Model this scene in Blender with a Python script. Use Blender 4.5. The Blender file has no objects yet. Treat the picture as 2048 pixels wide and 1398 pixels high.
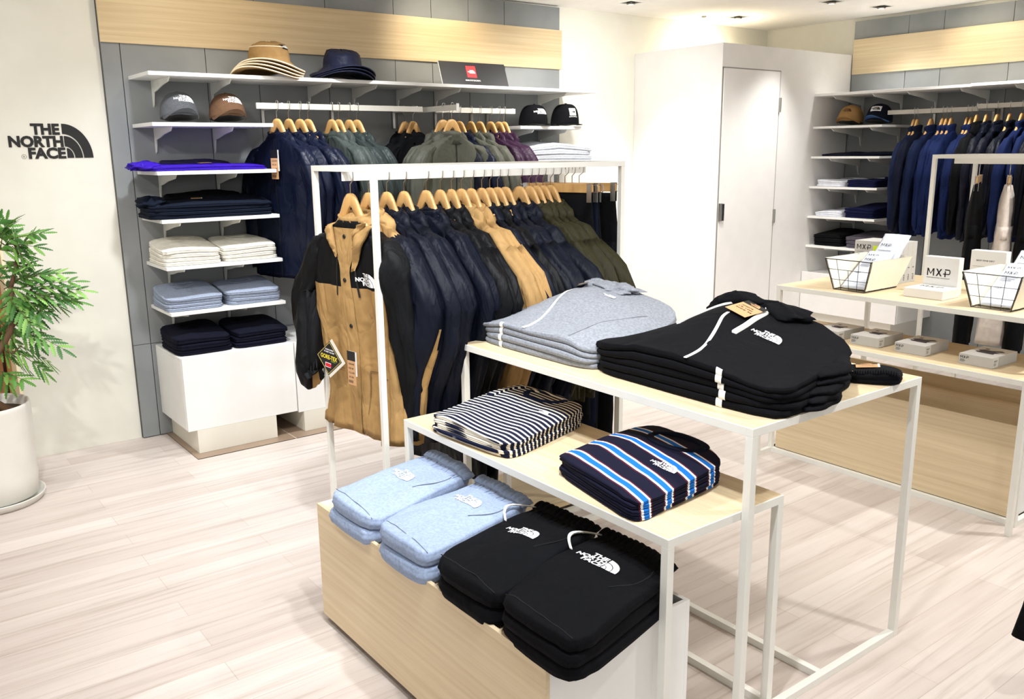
import bpy, bmesh, math, random
from mathutils import Vector, Matrix, noise
from mathutils.bvhtree import BVHTree
PI = math.pi
sc = bpy.context.scene
C = sc.collection
# ------------------------------------------------------------------ camera
def make_camera():
    yaw, pit, roll, F = 0.647981478, 0.224202886, -0.0109939955, 1742.145
    f = Vector((math.sin(yaw)*math.cos(pit), math.cos(yaw)*math.cos(pit), -math.sin(pit)))
    r = f.cross(Vector((0, 0, 1))).normalized(); u = r.cross(f)
    c, s = math.cos(roll), math.sin(roll)
    r2 = r*c + u*s; u2 = u*c - r*s
    cd = bpy.data.cameras.new('camera'); cam = bpy.data.objects.new('camera', cd); C.objects.link(cam)
    cam.matrix_world = Matrix(((r2.x, u2.x, -f.x, 0), (r2.y, u2.y, -f.y, 0), (r2.z, u2.z, -f.z, 1.5), (0, 0, 0, 1)))
    cd.sensor_width = 36; cd.sensor_fit = 'HORIZONTAL'; cd.lens = 36*F/2048; cd.clip_start = .05
    sc.camera = cam
make_camera()
# ------------------------------------------------------------------ world, lamps, exposure
w = bpy.data.worlds.new('world'); sc.world = w; w.use_nodes = True
w.node_tree.nodes['Background'].inputs[0].default_value = (1, 0.985, 0.96, 1)
w.node_tree.nodes['Background'].inputs[1].default_value = 0.68
sc.view_settings.view_transform = 'Standard'; sc.view_settings.look = 'None'
sc.view_settings.exposure = 0.46; sc.view_settings.gamma = 1
CEIL = 2.457
def spot(loc, tgt, power, size=70, col=(1, .96, .9), rad=.045, blend=1.0):
    l = bpy.data.lights.new('spot_lamp', 'SPOT'); l.energy = power*1.12; l.spot_size = math.radians(min(150, size*1.25)); l.spot_blend = blend
    l.color = col; l.shadow_soft_size = rad
    o = bpy.data.objects.new('spot_lamp', l); C.objects.link(o); o.location = loc
    o.rotation_euler = (Vector(tgt)-Vector(loc)).to_track_quat('-Z', 'Y').to_euler()
    return o
COOL = (.93, .96, 1.0); NEUT = (1, .985, .96); WARM = (1, .87, .66)
LAMPS = [  # lamp x,y, target, power, cone
    ((1.25, 3.80), (1.45, 4.45, .5), 62, 80, COOL),
    ((2.1, 3.85), (2.1, 4.4, 1.0), 62, 80, COOL),
    ((3.3, 3.80), (3.5, 4.5, 1.2), 62, 80, NEUT),
    ((4.376, 4.425), (4.66, 4.40, 0), 70, 50, COOL),
    ((5.518, 4.452), (5.5, 4.6, 2.2), 20, 150, WARM),
    ((5.49, 3.65), (5.0, 3.8, .2), 55, 62, NEUT),
    ((5.975, 3.575), (5.95, 3.35, 1.0), 22, 95, NEUT),
    ((5.45, 2.6), (5.95, 2.6, 1.2), 52, 85, NEUT),
    ((.9, 1.0), (1.3, 1.7, .4), 78, 75, COOL),
    ((1.3, 1.3), (1.7, 2.2, .6), 72, 75, COOL),
    ((2.6, .6), (2.2, 1.9, .8), 62, 75, NEUT),
    ((.2, 2.3), (.7, 3.9, .2), 78, 90, NEUT),
    ((3.9, .9), (3.4, 1.8, .0), 84, 85, NEUT),
    ((4.6, 1.2), (4.0, 2.0, .8), 52, 80, NEUT),
    ((1.0, 2.2), (1.6, 2.8, .8), 70, 75, COOL),
    ((3.4, 2.6), (4.3, 3.9, .4), 58, 80, NEUT),
    ((3.9, 3.85), (4.45, 4.83, 1.2), 44, 105, NEUT),  # added wash to brighten the back wall beside the closet, unseen lamp
    ((2.7, 2.3), (3.7, 1.9, .5), 48, 70, NEUT),  # added fill to lift the boxes on the right tables, unseen lamp
    ((4.15, 3.3), (4.75, 3.6, .3), 55, 85, NEUT),
    ((-.3, 3.6), (.5, 4.8, 1.2), 30, 100, NEUT),
]
for (x, y), t, p, s, c in LAMPS:
    spot((x, y, CEIL-.03), t, p, s, c)
spot((3.0, 4.15, CEIL-.02), (3.1, 4.8, 2.15), 24, 62, WARM)
spot((1.6, 4.0, CEIL-.02), (1.55, 4.8, 2.2), 8, 90, WARM)
spot((5.75, 3.1, CEIL-.02), (6.349, 2.95, 2.1), 13, 62, WARM)
# ------------------------------------------------------------------ helpers
def lin(c):
    return tuple((v/255/12.92 if v/255 <= .04045 else ((v/255+.055)/1.055)**2.4) for v in c)
def nmat(name, rough=.5, metal=0):
    m = bpy.data.materials.new(name); m.use_nodes = True
    b = m.node_tree.nodes['Principled BSDF']; b.inputs['Roughness'].default_value = rough; b.inputs['Metallic'].default_value = metal
    return m, m.node_tree, b
def N(nt, t, **k):
    n = nt.nodes.new(t)
    for a, v in k.items():
        if a in n.inputs: n.inputs[a].default_value = v
        else: setattr(n, a, v)
    return n
def coords(nt, scale=(1, 1, 1), kind='Object'):
    tc = N(nt, 'ShaderNodeTexCoord'); mp = N(nt, 'ShaderNodeMapping'); mp.inputs['Scale'].default_value = scale
    nt.links.new(tc.outputs[kind], mp.inputs[0]); return mp.outputs[0]
def ramp(nt, fac, stops, interp='LINEAR'):
    r = N(nt, 'ShaderNodeValToRGB'); cr = r.color_ramp; cr.interpolation = interp
    while len(cr.elements) < len(stops): cr.elements.new(.5)
    for e, (p, c) in zip(cr.elements, stops): e.position = p; e.color = (*c, 1)
    nt.links.new(fac, r.inputs[0]); return r.outputs[0]
def bump(nt, b, h, strength=.2, dist=.002):
    n = N(nt, 'ShaderNodeBump'); n.inputs['Strength'].default_value = strength; n.inputs['Distance'].default_value = dist
    nt.links.new(h, n.inputs['Height']); nt.links.new(n.outputs[0], b.inputs['Normal'])
MC = {}
def plain(rgb, rough=.5, metal=0, name='paint', grain=0.02):
    k = (rgb, rough, metal)
    if k in MC: return MC[k]
    m, nt, b = nmat(name, rough, metal); c = lin(rgb)
    n = N(nt, 'ShaderNodeTexNoise'); n.inputs['Scale'].default_value = 9; n.inputs['Detail'].default_value = 3
    nt.links.new(coords(nt), n.inputs[0])
    o = ramp(nt, n.outputs[0], [(.3, tuple(v*(1-grain) for v in c)), (.7, tuple(min(1, v*(1+grain)) for v in c))])
    nt.links.new(o, b.inputs['Base Color']); MC[k] = m; return m
def cloth(rgb, rough=.85, melange=0, name='cloth', nylon=False):
    k = ('c', rgb, rough, melange, nylon)
    if k in MC: return MC[k]
    m, nt, b = nmat(name, rough); c = lin(rgb); co = coords(nt)
    n = N(nt, 'ShaderNodeTexNoise'); n.inputs['Scale'].default_value = 130 if melange else 30; n.inputs['Detail'].default_value = 4
    nt.links.new(co, n.inputs[0])
    g = melange if melange else .07
    o = ramp(nt, n.outputs[0], [(.35, tuple(v*(1-g) for v in c)), (.65, tuple(min(1, v*(1+g)) for v in c))])
    nt.links.new(o, b.inputs['Base Color'])
    n2 = N(nt, 'ShaderNodeTexNoise'); n2.inputs['Scale'].default_value = 420; n2.inputs['Detail'].default_value = 2
    nt.links.new(co, n2.inputs[0])
    # soft creases: ridged noise
    n3 = N(nt, 'ShaderNodeTexNoise'); n3.inputs['Scale'].default_value = 12 if nylon else 7; n3.inputs['Detail'].default_value = 2.5; n3.inputs['Distortion'].default_value = .9
    nt.links.new(coords(nt, (1, 1, .5) if nylon else (1, 1, 1)), n3.inputs[0])
    sb = N(nt, 'ShaderNodeMath', operation='SUBTRACT'); nt.links.new(n3.outputs[0], sb.inputs[0]); sb.inputs[1].default_value = .5
    ab = N(nt, 'ShaderNodeMath', operation='ABSOLUTE'); nt.links.new(sb.outputs[0], ab.inputs[0])
    b1 = N(nt, 'ShaderNodeBump'); b1.inputs['Strength'].default_value = .75 if nylon else .45; b1.inputs['Distance'].default_value = .02 if nylon else .02
    nt.links.new(ab.outputs[0], b1.inputs['Height'])
    b2 = N(nt, 'ShaderNodeBump'); b2.inputs['Strength'].default_value = .12 if nylon else .35; b2.inputs['Distance'].default_value = .0015
    nt.links.new(n2.outputs[0], b2.inputs['Height']); nt.links.new(b1.outputs[0], b2.inputs['Normal']); nt.links.new(b2.outputs[0], b.inputs['Normal'])
    b.inputs['Specular IOR Level'].default_value = .14 if nylon else .12
    MC[k] = m; return m
def wood(rgb, dark, axis='x', name='oak_veneer', rough=.45, fine=60):
    m, nt, b = nmat(name, rough); s = {'x': (1.2, fine, fine), 'y': (fine, 1.2, fine), 'z': (fine, fine, 1.2)}[axis]
    co = coords(nt, s)
    n = N(nt, 'ShaderNodeTexNoise'); n.inputs['Scale'].default_value = 1.0; n.inputs['Detail'].default_value = 5; n.inputs['Roughness'].default_value = .6
    nt.links.new(co, n.inputs[0])
    o = ramp(nt, n.outputs[0], [(.3, lin(dark)), (.62, lin(rgb))])
    co2 = coords(nt, tuple(v/8 for v in s)); n2 = N(nt, 'ShaderNodeTexNoise'); n2.inputs['Scale'].default_value = 1
    nt.links.new(co2, n2.inputs[0])
    mx = N(nt, 'ShaderNodeMix', data_type='RGBA', blend_type='MULTIPLY'); mx.inputs[0].default_value = .5
    nt.links.new(o, mx.inputs[6]); nt.links.new(ramp(nt, n2.outputs[0], [(.3, (.86, .84, .8)), (.7, (1, 1, 1))]), mx.inputs[7])
    nt.links.new(mx.outputs[2], b.inputs['Base Color']); return m
def emis(rgb, s, name='lamp_glow'):
    m, nt, b = nmat(name); b.inputs['Emission Color'].default_value = (*lin(rgb), 1); b.inputs['Emission Strength'].default_value = s
    b.inputs['Base Color'].default_value = (*lin(rgb), 1); return m
WHITE = plain((236, 236, 233), .45, name='white_lacquer'); WALLW = plain((233, 231, 219), .8, name='wall_paint')
CLOSW = plain((233, 231, 228), .55, name='closet_paint')
RAILM = plain((206, 202, 190), .4, name='rail_steel'); FRAME = plain((232, 231, 223), .4, name='powder_coated_steel')
STEEL = plain((190, 188, 184), .28, 1, 'steel'); DARKSTEEL = plain((120, 118, 112), .3, 1, 'dark_steel')
BLACKM = plain((22, 22, 24), .4, name='black_metal')
OAKX = wood((224, 203, 164), (206, 182, 140), 'x'); OAKY = wood((228, 209, 174), (212, 190, 152), 'y'); OAKZ = wood((216, 172, 110), (198, 150, 88), 'z', 'hanger_wood', .35, 30)
WHITEINK = plain((245, 245, 245), .6, name='white_print'); BLACKINK = plain((25, 24, 24), .6, name='black_print')
GREYINK = plain((95, 95, 98), .7, name='grey_print')
KRAFT = plain((196, 152, 108), .75, name='kraft_card'); CARDW = plain((226, 226, 224), .6, name='white_card')
GREYBOX = plain((190, 189, 186), .6, name='grey_card')
NAVY = cloth((15, 20, 36)); BLACK = cloth((10, 11, 14)); TAN = cloth((168, 134, 86), nylon=True, rough=.62)
NYNAVY = cloth((13, 19, 38), rough=.40, nylon=True); NYBLACK = cloth((11, 12, 15), rough=.5, nylon=True)
NYNB = cloth((13, 17, 29), rough=.5, nylon=True); OLIVE = cloth((48, 46, 29), rough=.58, nylon=True)
SAGE = cloth((62, 69, 66), rough=.45, nylon=True); SAGE2 = cloth((46, 54, 53), rough=.45, nylon=True); MOSS = cloth((77, 78, 69), rough=.5, nylon=True); PLUM = cloth((48, 28, 48), rough=.42, nylon=True)
GREYM = cloth((138, 142, 149), melange=.16); LGREY = cloth((152, 168, 196), melange=.1); BLUEG = cloth((146, 156, 174), melange=.12)
CREAM = cloth((228, 224, 212)); PURPLE = cloth((50, 20, 160), rough=.5, nylon=True)
BLUE = cloth((18, 31, 70)); DENIM = cloth((20, 34, 70)); MIDNAVY = cloth((16, 26, 54)); PUREW = cloth((232, 234, 242)); CORD = plain((240, 240, 235), .8, name='cotton_cord')
BLKF = cloth((10, 11, 15), name='black_fleece'); NVF = cloth((15, 22, 36), name='navy_fleece')

def tag(o, label=None, cat=None, group=None, kind=None):
    for k, v in (('label', label), ('category', cat), ('group', group), ('kind', kind)):
        if v: o[k] = v
    return o
def empty(name, loc, rz=0, label=None, cat=None, group=None):
    o = bpy.data.objects.new(name, None); C.objects.link(o); o.location = loc; o.rotation_euler = (0, 0, rz); o.empty_display_size = .05
    return tag(o, label, cat, group)
class MB:
    def __init__(s): s.v = []; s.f = []; s.m = []
    def add(s, vs, fs, mi=0):
        k = len(s.v); s.v += [tuple(v) for v in vs]; s.f += [tuple(i+k for i in f) for f in fs]; s.m += [mi]*len(fs); return s
    def box(s, x0, x1, y0, y1, z0, z1, mi=0):
        if x0 > x1: x0, x1 = x1, x0
        if y0 > y1: y0, y1 = y1, y0
        if z0 > z1: z0, z1 = z1, z0
        v = [(x, y, z) for z in (z0, z1) for y in (y0, y1) for x in (x0, x1)]
        return s.add(v, [(0, 2, 3, 1), (4, 5, 7, 6), (0, 1, 5, 4), (2, 6, 7, 3), (0, 4, 6, 2), (1, 3, 7, 5)], mi)
    def loft(s, rings, c0=True, c1=True, mi=0, closed=True, mfun=None):
        n = len(rings[0]); k = len(s.v)
        for r in rings: s.v += [tuple(p) for p in r]
        for i in range(len(rings)-1):
            for j in range(n if closed else n-1):
                a = k+i*n+j; b = k+i*n+(j+1) % n
                s.f.append((a, b, b+n, a+n)); s.m.append(mfun(i, j) if mfun else mi)
        if c0: s.f.append(tuple(k+j for j in range(n))[::-1]); s.m.append(mfun(0, 0) if mfun else mi)
        if c1: s.f.append(tuple(k+(len(rings)-1)*n+j for j in range(n))); s.m.append(mfun(len(rings)-2, 0) if mfun else mi)
        return s
    def tube(s, pts, rad, n=8, mi=0):
        pts = [Vector(p) for p in pts]; rings = []; up = None
        for i, p in enumerate(pts):
            t = (pts[min(i+1, len(pts)-1)]-pts[max(i-1, 0)]).normalized()
            if up is None: up = Vector((0, 0, 1)) if abs(t.z) < .9 else Vector((1, 0, 0))
            x = t.cross(up).normalized(); y = x.cross(t); up = y
            r = rad[i] if isinstance(rad, (list, tuple)) else rad
            rings.append([p+x*r*math.cos(a)+y*r*math.sin(a) for a in [2*PI*k/n for k in range(n)]])
        return s.loft(rings, mi=mi)
    def build(s, name, mats, parent=None, smooth=False, bevel=0, loc=None, fix=True):
        me = bpy.data.meshes.new(name); me.from_pydata(s.v, [], s.f)
        if not isinstance(mats, (list, tuple)): mats = [mats]
        for m in mats: me.materials.append(m)
        me.polygons.foreach_set('material_index', s.m)
        if smooth: me.polygons.foreach_set('use_smooth', [True]*len(s.f))
        me.update()
        if fix:
            b = bmesh.new(); b.from_mesh(me); bmesh.ops.recalc_face_normals(b, faces=b.faces); b.to_mesh(me); b.free()
        o = bpy.data.objects.new(name, me); C.objects.link(o)
        if parent: o.parent = parent
        if loc: o.location = loc
        if bevel:
            md = o.modifiers.new('bevel', 'BEVEL'); md.width = bevel; md.segments = 2; md.limit_method = 'ANGLE'
        return o
def B(x0, x1, y0, y1, z0, z1): return MB().box(x0, x1, y0, y1, z0, z1)
def copy_tree(o, parent=None):
    c = o.copy(); C.objects.link(c); c.parent = parent
    for ch in list(o.children): copy_tree(ch, c)
    return c
def ns(x, y, z, s=0): return noise.noise(Vector((x+s*7.31, y-s*3.17, z+s*1.93)))
def sm(a, b, x):
    t = max(0, min(1, (x-a)/(b-a))); return t*t*(3-2*t)
def interp(tab, x):
    for i in range(len(tab)-1):
        a, b = tab[i], tab[i+1]
        if x <= b[0]:
            t = max(0, (x-a[0])/(b[0]-a[0])); return [a[k]+(b[k]-a[k])*t for k in range(1, len(a))]
    return list(tab[-1][1:])
# ------------------------------------------------------------------ lettering
TC = {}
def text2d(s, bold=.02, cell=.25, extr=0):
    """triangulated text: (verts, faces, width), cap height 1"""
    k = (s, bold, cell)
    if k in TC: return TC[k]
    cu = bpy.data.curves.new('t', 'FONT'); cu.body = s; cu.offset = bold; cu.resolution_u = 3; cu.fill_mode = 'FRONT'
    o = bpy.data.objects.new('t', cu); C.objects.link(o)
    dg = bpy.context.evaluated_depsgraph_get(); me = bpy.data.meshes.new_from_object(o.evaluated_get(dg))
    b = bmesh.new(); b.from_mesh(me)
    bmesh.ops.remove_doubles(b, verts=b.verts, dist=.0005)
    xs = [v.co.x for v in b.verts]; ys = [v.co.y for v in b.verts]; x0, x1, y0, y1 = min(xs), max(xs), min(ys), max(ys)
    h = .727 if s[0] not in '-.' else y1-y0
    for v in b.verts: v.co.x = (v.co.x-x0)/h; v.co.y = v.co.y/h; v.co.z = 0
    W = (x1-x0)/h
    if cell:
        cut2d(b, 0, W, 0, 1, cell)
    b.verts.index_update()
    r = ([tuple(v.co[:2]) for v in b.verts], [tuple(v.index for v in f.verts) for f in b.faces], W)
    b.free(); bpy.data.objects.remove(o); bpy.data.curves.remove(cu); bpy.data.meshes.remove(me)
    TC[k] = r; return r
def cut2d(b, x0, x1, y0, y1, cell):
    x = x0+cell
    while x < x1:
        bmesh.ops.bisect_plane(b, geom=b.verts[:]+b.edges[:]+b.faces[:], plane_co=(x, 0, 0), plane_no=(1, 0, 0)); x += cell
    y = y0+cell
    while y < y1:
        bmesh.ops.bisect_plane(b, geom=b.verts[:]+b.edges[:]+b.faces[:], plane_co=(0, y, 0), plane_no=(0, 1, 0)); y += cell
def line2d(s, x0, x1, y0, y1, bold=.02, cell=.25):
    v, f, W = text2d(s, bold, cell)
    return [(x0+(x1-x0)*p[0]/W, y0+(y1-y0)*p[1]) for p in v], f
def arc2d(cx, cy, rx0, ry0, rx1, ry1, n=14, m=3):
    v = []; f = []
    for i in range(n+1):
        a = PI/2*i/n
        for j in range(m+1):
            t = j/m; v.append((cx+(rx0+(rx1-rx0)*t)*math.sin(a), cy+(ry0+(ry1-ry0)*t)*math.cos(a)))
    for i in range(n):
        for j in range(m):
            a = i*(m+1)+j; f.append((a, a+1, a+m+2, a+m+1))
    return v, f
def brand2d(words=True, dome=True, cell=.25):
    """wordmark in three lines beside the nested quarter arcs; total height 1, width 2.5"""
    H = 216.
    L = []
    def px(x): return x/H
    if words:
        L.append(line2d('THE', px(150), px(338), px(216-66), px(216), .045, cell))
        L.append(line2d('NORTH', px(0), px(355), px(216-143), px(216-77), .045, cell))
        L.append(line2d('FACE', px(118), px(363), px(0), px(66), .045, cell))
    if dome:
        L.append(arc2d(px(354), 0, px(130), px(152), px(194), px(216)))
        L.append(arc2d(px(362), 0, px(62), px(73), px(114), px(139)))
        L.append(arc2d(px(372), 0, 0, 0, px(44), px(62)))
    V = []; F = []
    for v, f in L:
        k = len(V); V += v; F += [tuple(i+k for i in q) for q in f]
    return V, F, px(548)
def mesh2d(V, F, fn, mb=None, mi=0):
    mb = mb or MB(); mb.add([fn(*p) for p in V], F, mi); return mb
def drape(bvh, o, u, v, n, size, lift=.0012, far=.3):
    """maps 2-D art to the surface: o = lower left corner, u/v in-plane unit directions, ray along -n"""
    o, u, v, n = Vector(o), Vector(u), Vector(v), Vector(n).normalized()
    last = [0]
    def fn(x, y):
        p = o+u*x*size+v*y*size
        h = bvh.ray_cast(p+n*far, -n)
        if h[0] is None: d = last[0]
        else: d = (h[0]-p).dot(n); last[0] = d
        return p+n*(d+lift)
    return fn
def bvh_of(mb): return BVHTree.FromPolygons([Vector(v) for v in mb.v], mb.f)
def ribbon(pts, w, fn):
    """strip of 2-D points with width w mapped by fn"""
    V = []; F = []; n = len(pts)
    for i, p in enumerate(pts):
        a = pts[max(i-1, 0)]; b = pts[min(i+1, n-1)]; dx, dy = b[0]-a[0], b[1]-a[1]; l = math.hypot(dx, dy) or 1
        V += [fn(p[0]-dy/l*w/2, p[1]+dx/l*w/2), fn(p[0]+dy/l*w/2, p[1]-dx/l*w/2)]
    for i in range(n-1): F.append((2*i, 2*i+1, 2*i+3, 2*i+2))
    return V, F
# ------------------------------------------------------------------ room
def floor_mat():
    m, nt, b = nmat('plank_floor', .42); co = coords(nt)
    br = N(nt, 'ShaderNodeTexBrick'); br.offset = .37; br.inputs['Scale'].default_value = 1
    br.inputs['Brick Width'].default_value = 1.15; br.inputs['Row Height'].default_value = .115
    br.inputs['Mortar Size'].default_value = .0012; br.inputs['Mortar Smooth'].default_value = .3; br.inputs['Bias'].default_value = 0
    br.inputs['Color1'].default_value = (*lin((224, 216, 209)), 1); br.inputs['Color2'].default_value = (*lin((209, 198, 190)), 1)
    br.inputs['Mortar'].default_value = (*lin((200, 184, 173)), 1)
    nt.links.new(co, br.inputs[0])
    n = N(nt, 'ShaderNodeTexNoise'); n.inputs['Scale'].default_value = 1; n.inputs['Detail'].default_value = 6; n.inputs['Roughness'].default_value = .62; n.inputs['Distortion'].default_value = .6
    nt.links.new(coords(nt, (1.3, 30, 1)), n.inputs[0])
    n2 = N(nt, 'ShaderNodeTexNoise'); n2.inputs['Scale'].default_value = 1; n2.inputs['Detail'].default_value = 3
    nt.links.new(coords(nt, (.8, 9, 1)), n2.inputs[0])
    a = ramp(nt, n.outputs[0], [(.3, (.70, .66, .63)), (.47, (.93, .91, .90)), (.7, (1, 1, 1))])
    a2 = ramp(nt, n2.outputs[0], [(.3, (.86, .84, .83)), (.7, (1, 1, 1))])
    last = br.outputs[0]
    for q in (a, a2):
        mx = N(nt, 'ShaderNodeMix', data_type='RGBA', blend_type='MULTIPLY'); mx.inputs[0].default_value = .85
        nt.links.new(last, mx.inputs[6]); nt.links.new(q, mx.inputs[7]); last = mx.outputs[2]
    nt.links.new(last, b.inputs['Base Color']); bump(nt, b, n.outputs[0], .05, .001); b.inputs['Specular IOR Level'].default_value = .35
    return m
def concrete():
    m, nt, b = nmat('grey_mortar_board', .7); n = N(nt, 'ShaderNodeTexNoise'); n.inputs['Scale'].default_value = 2.2; n.inputs['Detail'].default_value = 7
    nt.links.new(coords(nt), n.inputs[0])
    nt.links.new(ramp(nt, n.outputs[0], [(.3, lin((126, 130, 131))), (.7, lin((152, 155, 155)))]), b.inputs['Base Color']); return m
CONC = concrete(); GAP = plain((78, 78, 75), .8, name='joint')
TILE = plain((150, 128, 108), .3, name='brown_tile', grain=.06)
struct = lambda name, mb, m, **k: tag(mb.build(name, m, **k), kind='structure')
struct('floor', B(-4, 8.5, -2.5, 7, -.05, 0), floor_mat())
struct('ceiling', B(-4, 8.5, -1.5, 7, CEIL, CEIL+.05), plain((250, 248, 244), .8, name='ceiling_paint'))
struct('wall_back', B(.585, 6.5, 4.83, 4.95, 0, CEIL), WALLW)
struct('wall_right', B(6.38, 6.5, -1, 4.95, 0, CEIL), WALLW)
mb = MB()
for i in range(60): mb.box(-2.4+i*.05, -2.4+i*.05+(.034 if i % 3 else .044), 4.99, 5.02+.008*(i % 2), 0, CEIL, 0)
mb.box(-2.4, .6, 5.03, 5.06, 0, CEIL, 1)
struct('wall_left', mb, [wood((176, 124, 72), (128, 82, 42), 'z', 'slat_wood', .4, 20), wood((84, 52, 28), (60, 36, 20), 'z', 'dark_slat', .5, 20)])
struct('trim_1', B(.572, .585, 4.82, 4.99, 0, CEIL), plain((250, 238, 200), .6, name='cream_jamb'))
def panel(name, horiz, edges, face, z0, z1, zs):
    mb = MB(); g = .002
    for a, b in zip(edges[:-1], edges[1:]):
        zz = [z0]+zs+[z1]
        for c, d in zip(zz[:-1], zz[1:]):
            if horiz: mb.box(a+g, b-g, face, face+.012, c+g*.7, d-g*.7)
            else: mb.box(face, face+.012, a+g, b-g, c+g*.7, d-g*.7)
    if horiz: mb.box(edges[0], edges[-1], face+.012, face+.03, z0, z1, 1)
    else: mb.box(face+.012, face+.031, edges[0], edges[-1], z0, z1, 1)
    return struct(name, mb, [CONC, GAP])
panel('trim_2', True, [1.121, 1.21, 1.632, 1.916, 2.333, 2.775, 3.04, 3.316, 3.6, 4.072], 4.8, .004, 2.446, [.516])
panel('trim_3', False, [-.6, .6, 1.05, 1.5, 2.12, 2.845, 3.31, 3.57, 4.004], 6.349, .004, 2.432, [.516])
struct('trim_4', B(1.121, 4.08, 4.785, 4.8, 2.042, 2.297), OAKX, bevel=.001)
struct('trim_5', B(6.334, 6.349, -.6, 3.995, 2.043, 2.299), OAKY, bevel=.001)
# corner closet with its door
mb = MB(); mb.box(4.827, 6.348, 4.006, 4.829, 0, 2.19)
struct('wall_closet', mb, CLOSW, bevel=.003)
d = struct('door_1', B(4.843, 5.455, 3.999, 4.006, .012, 2.027), CLOSW, bevel=.0015)
jm = MB().box(4.8285, 4.841, 4.0035, 4.006, 0, 2.033).box(5.4585, 5.4665, 4.0035, 4.006, 0, 2.033).box(4.8285, 5.4665, 4.0035, 4.006, 2.030, 2.036)
jm.build('door_gap', plain((150, 146, 140), .8), d)
hd = MB().box(4.838, 4.862, 3.984, 3.999, 1.005, 1.13).box(4.842, 4.872, 3.974, 3.99, 1.008, 1.127)
tag(hd.build('door_handle', STEEL, d, bevel=.002), 'brushed steel pull handle')
for z in (1.80, 1.01, .21):
    MB().box(5.449, 5.475, 3.993, 4.0, z-.05, z+.05).tube([(5.457, 3.99, z-.05), (5.457, 3.99, z+.05)], .006).build('hinge', STEEL, d)
# tiled strip under the wall units
mb = MB()
for i in range(7): mb.box(1.245+i*.527, 1.245+(i+1)*.527-.006, 4.272, 4.829, 0, .004)
mb.box(1.245, 1.245+7*.527-.006, 4.272, 4.829, 0, .0025, 1)
struct('trim_6', mb, [TILE, plain((205, 190, 172), .6)])
# recessed ceiling lamps, fixtures drawn for the added fill lamps too
def downlight(x, y, label, glow=1.2, s=.052):
    r = empty('ceiling_downlight', (x, y, CEIL), 0, label, 'ceiling light', 'recessed ceiling downlights')
    MB().box(-s-.006, s+.006, -s-.006, -s, -.004, 0).box(-s-.006, s+.006, s, s+.006, -.004, 0).box(-s-.006, -s, -s, s, -.004, 0).box(s, s+.006, -s, s, -.004, 0).build('trim_ring', FRAME, r)
    MB().box(-s, s, -s, s, -.002, -.0005).build('housing', BLACKM, r)
    v = MB(); v.loft([[(q*math.cos(a), q*math.sin(a), z) for a in [k*PI/8 for k in range(16)]] for q, z in ((.03, -.002), (.03, -.012), (.022, -.016))]); v.build('lamp_head', DARKSTEEL, r, smooth=True)
    v = MB(); v.loft([[(q*math.cos(a), q*math.sin(a), z) for a in [k*PI/8 for k in range(16)]] for q, z in ((.02, -.0155), (.018, -.0165))]); v.build('lens', emis((255, 244, 224), glow), r)
seen = {(4.376, 4.425): 'square black downlight nearest the back wall, over the left side of the closet', (5.518, 4.452): 'square black downlight in the ceiling right above the corner closet',
        (5.49, 3.65): 'square black downlight in front of the closet door, nearer the camera', (5.975, 3.575): 'square black downlight close to the grey panelled right wall'}
for (x, y), *_ in LAMPS:
    downlight(x, y, seen.get((x, y), 'square black recessed downlight in the white ceiling, some added out of view as fill'))
dt = MB(); dt.loft([[(5.282+q*math.cos(a), 4.576+q*math.sin(a), z) for a in [k*PI/8 for k in range(16)]] for q, z in ((.018, CEIL), (.018, CEIL-.006), (.012, CEIL-.01))])
tag(dt.build('sprinkler_cap', plain((120, 118, 112), .5)), 'tiny round grey ceiling cap left of the downlight over the closet', 'ceiling fitting')
# ------------------------------------------------------------------ wall logo
V, F, W = brand2d(True, True, 0)
r = empty('wall_sign', (.671, 4.83, 1.49), 0, 'black three-line wordmark with nested arcs fixed to the white wall', 'sign')
def signpart(words, dome, name):
    V, F, W = brand2d(words, dome, 0); m = MB(); s = .367/W; hh = .163
    m.add([(x*s, -.004, y*hh) for x, y in V], F); m.add([(x*s, 0, y*hh) for x, y in V], F)
    m.build(name, BLACKINK, r)
signpart(True, False, 'lettering'); signpart(False, True, 'arc_emblem')
V, F, _w = text2d('R', .02, 0); m = MB(); m.add([(.056+x*.0065, -.003, .004+y*.0075) for x, y in V], F)
m.loft([[(.0585+q*math.cos(a), y, .0078+q*math.sin(a)) for a in [k*PI/12 for k in range(24)]] for q, y in ((.0095, -.003), (.0108, -.003))], False, False); m.build('registered_mark', BLACKINK, r)
# ------------------------------------------------------------------ wall shelves and units
def shelf_x(x0, x1, yf, z, th, brk, label, grp=None, yb=4.799):
    r = empty('wall_shelf', ((x0+x1)/2, yb, z-th), 0, label, 'shelf', grp); ox, oy, oz = (x0+x1)/2, yb, z-th
    B(x0-ox, x1-ox, yf-oy, 0, 0, th).build('shelf_board', WHITE, r, bevel=.001)
    for bx in brk:
        y0, y1 = 0, yf-oy+.05; t = .003
        pr = [(0, 0), (y1, 0), (y1*.92, -.02), (y1*.55, -.035), (y1*.32, -.05), (-.03, -.06), (-.012, -.12), (0, -.13)]
        MB().loft([[(bx-ox-t, p[0], p[1]-.0005) for p in pr], [(bx-ox+t, p[0], p[1]-.0005) for p in pr]]).build('bracket', FRAME, r)
    return r
SHZ = [1.652, 1.421, 1.188, .956, .726]
SN = ['top', 'second', 'third', 'fourth', 'lowest']
SW = ['holding two caps', 'holding purple jackets', 'holding the dark folded pile', 'holding two cream piles', 'holding two pale grey piles']
for z, n, q in zip(SHZ, SN, SW):
    shelf_x(1.231, 1.833, 4.442, z, .018, (1.335, 1.64), 'short white wall shelf at the left of the back wall %s' % q, 'short wall shelves on the left of the grey panel')
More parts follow.
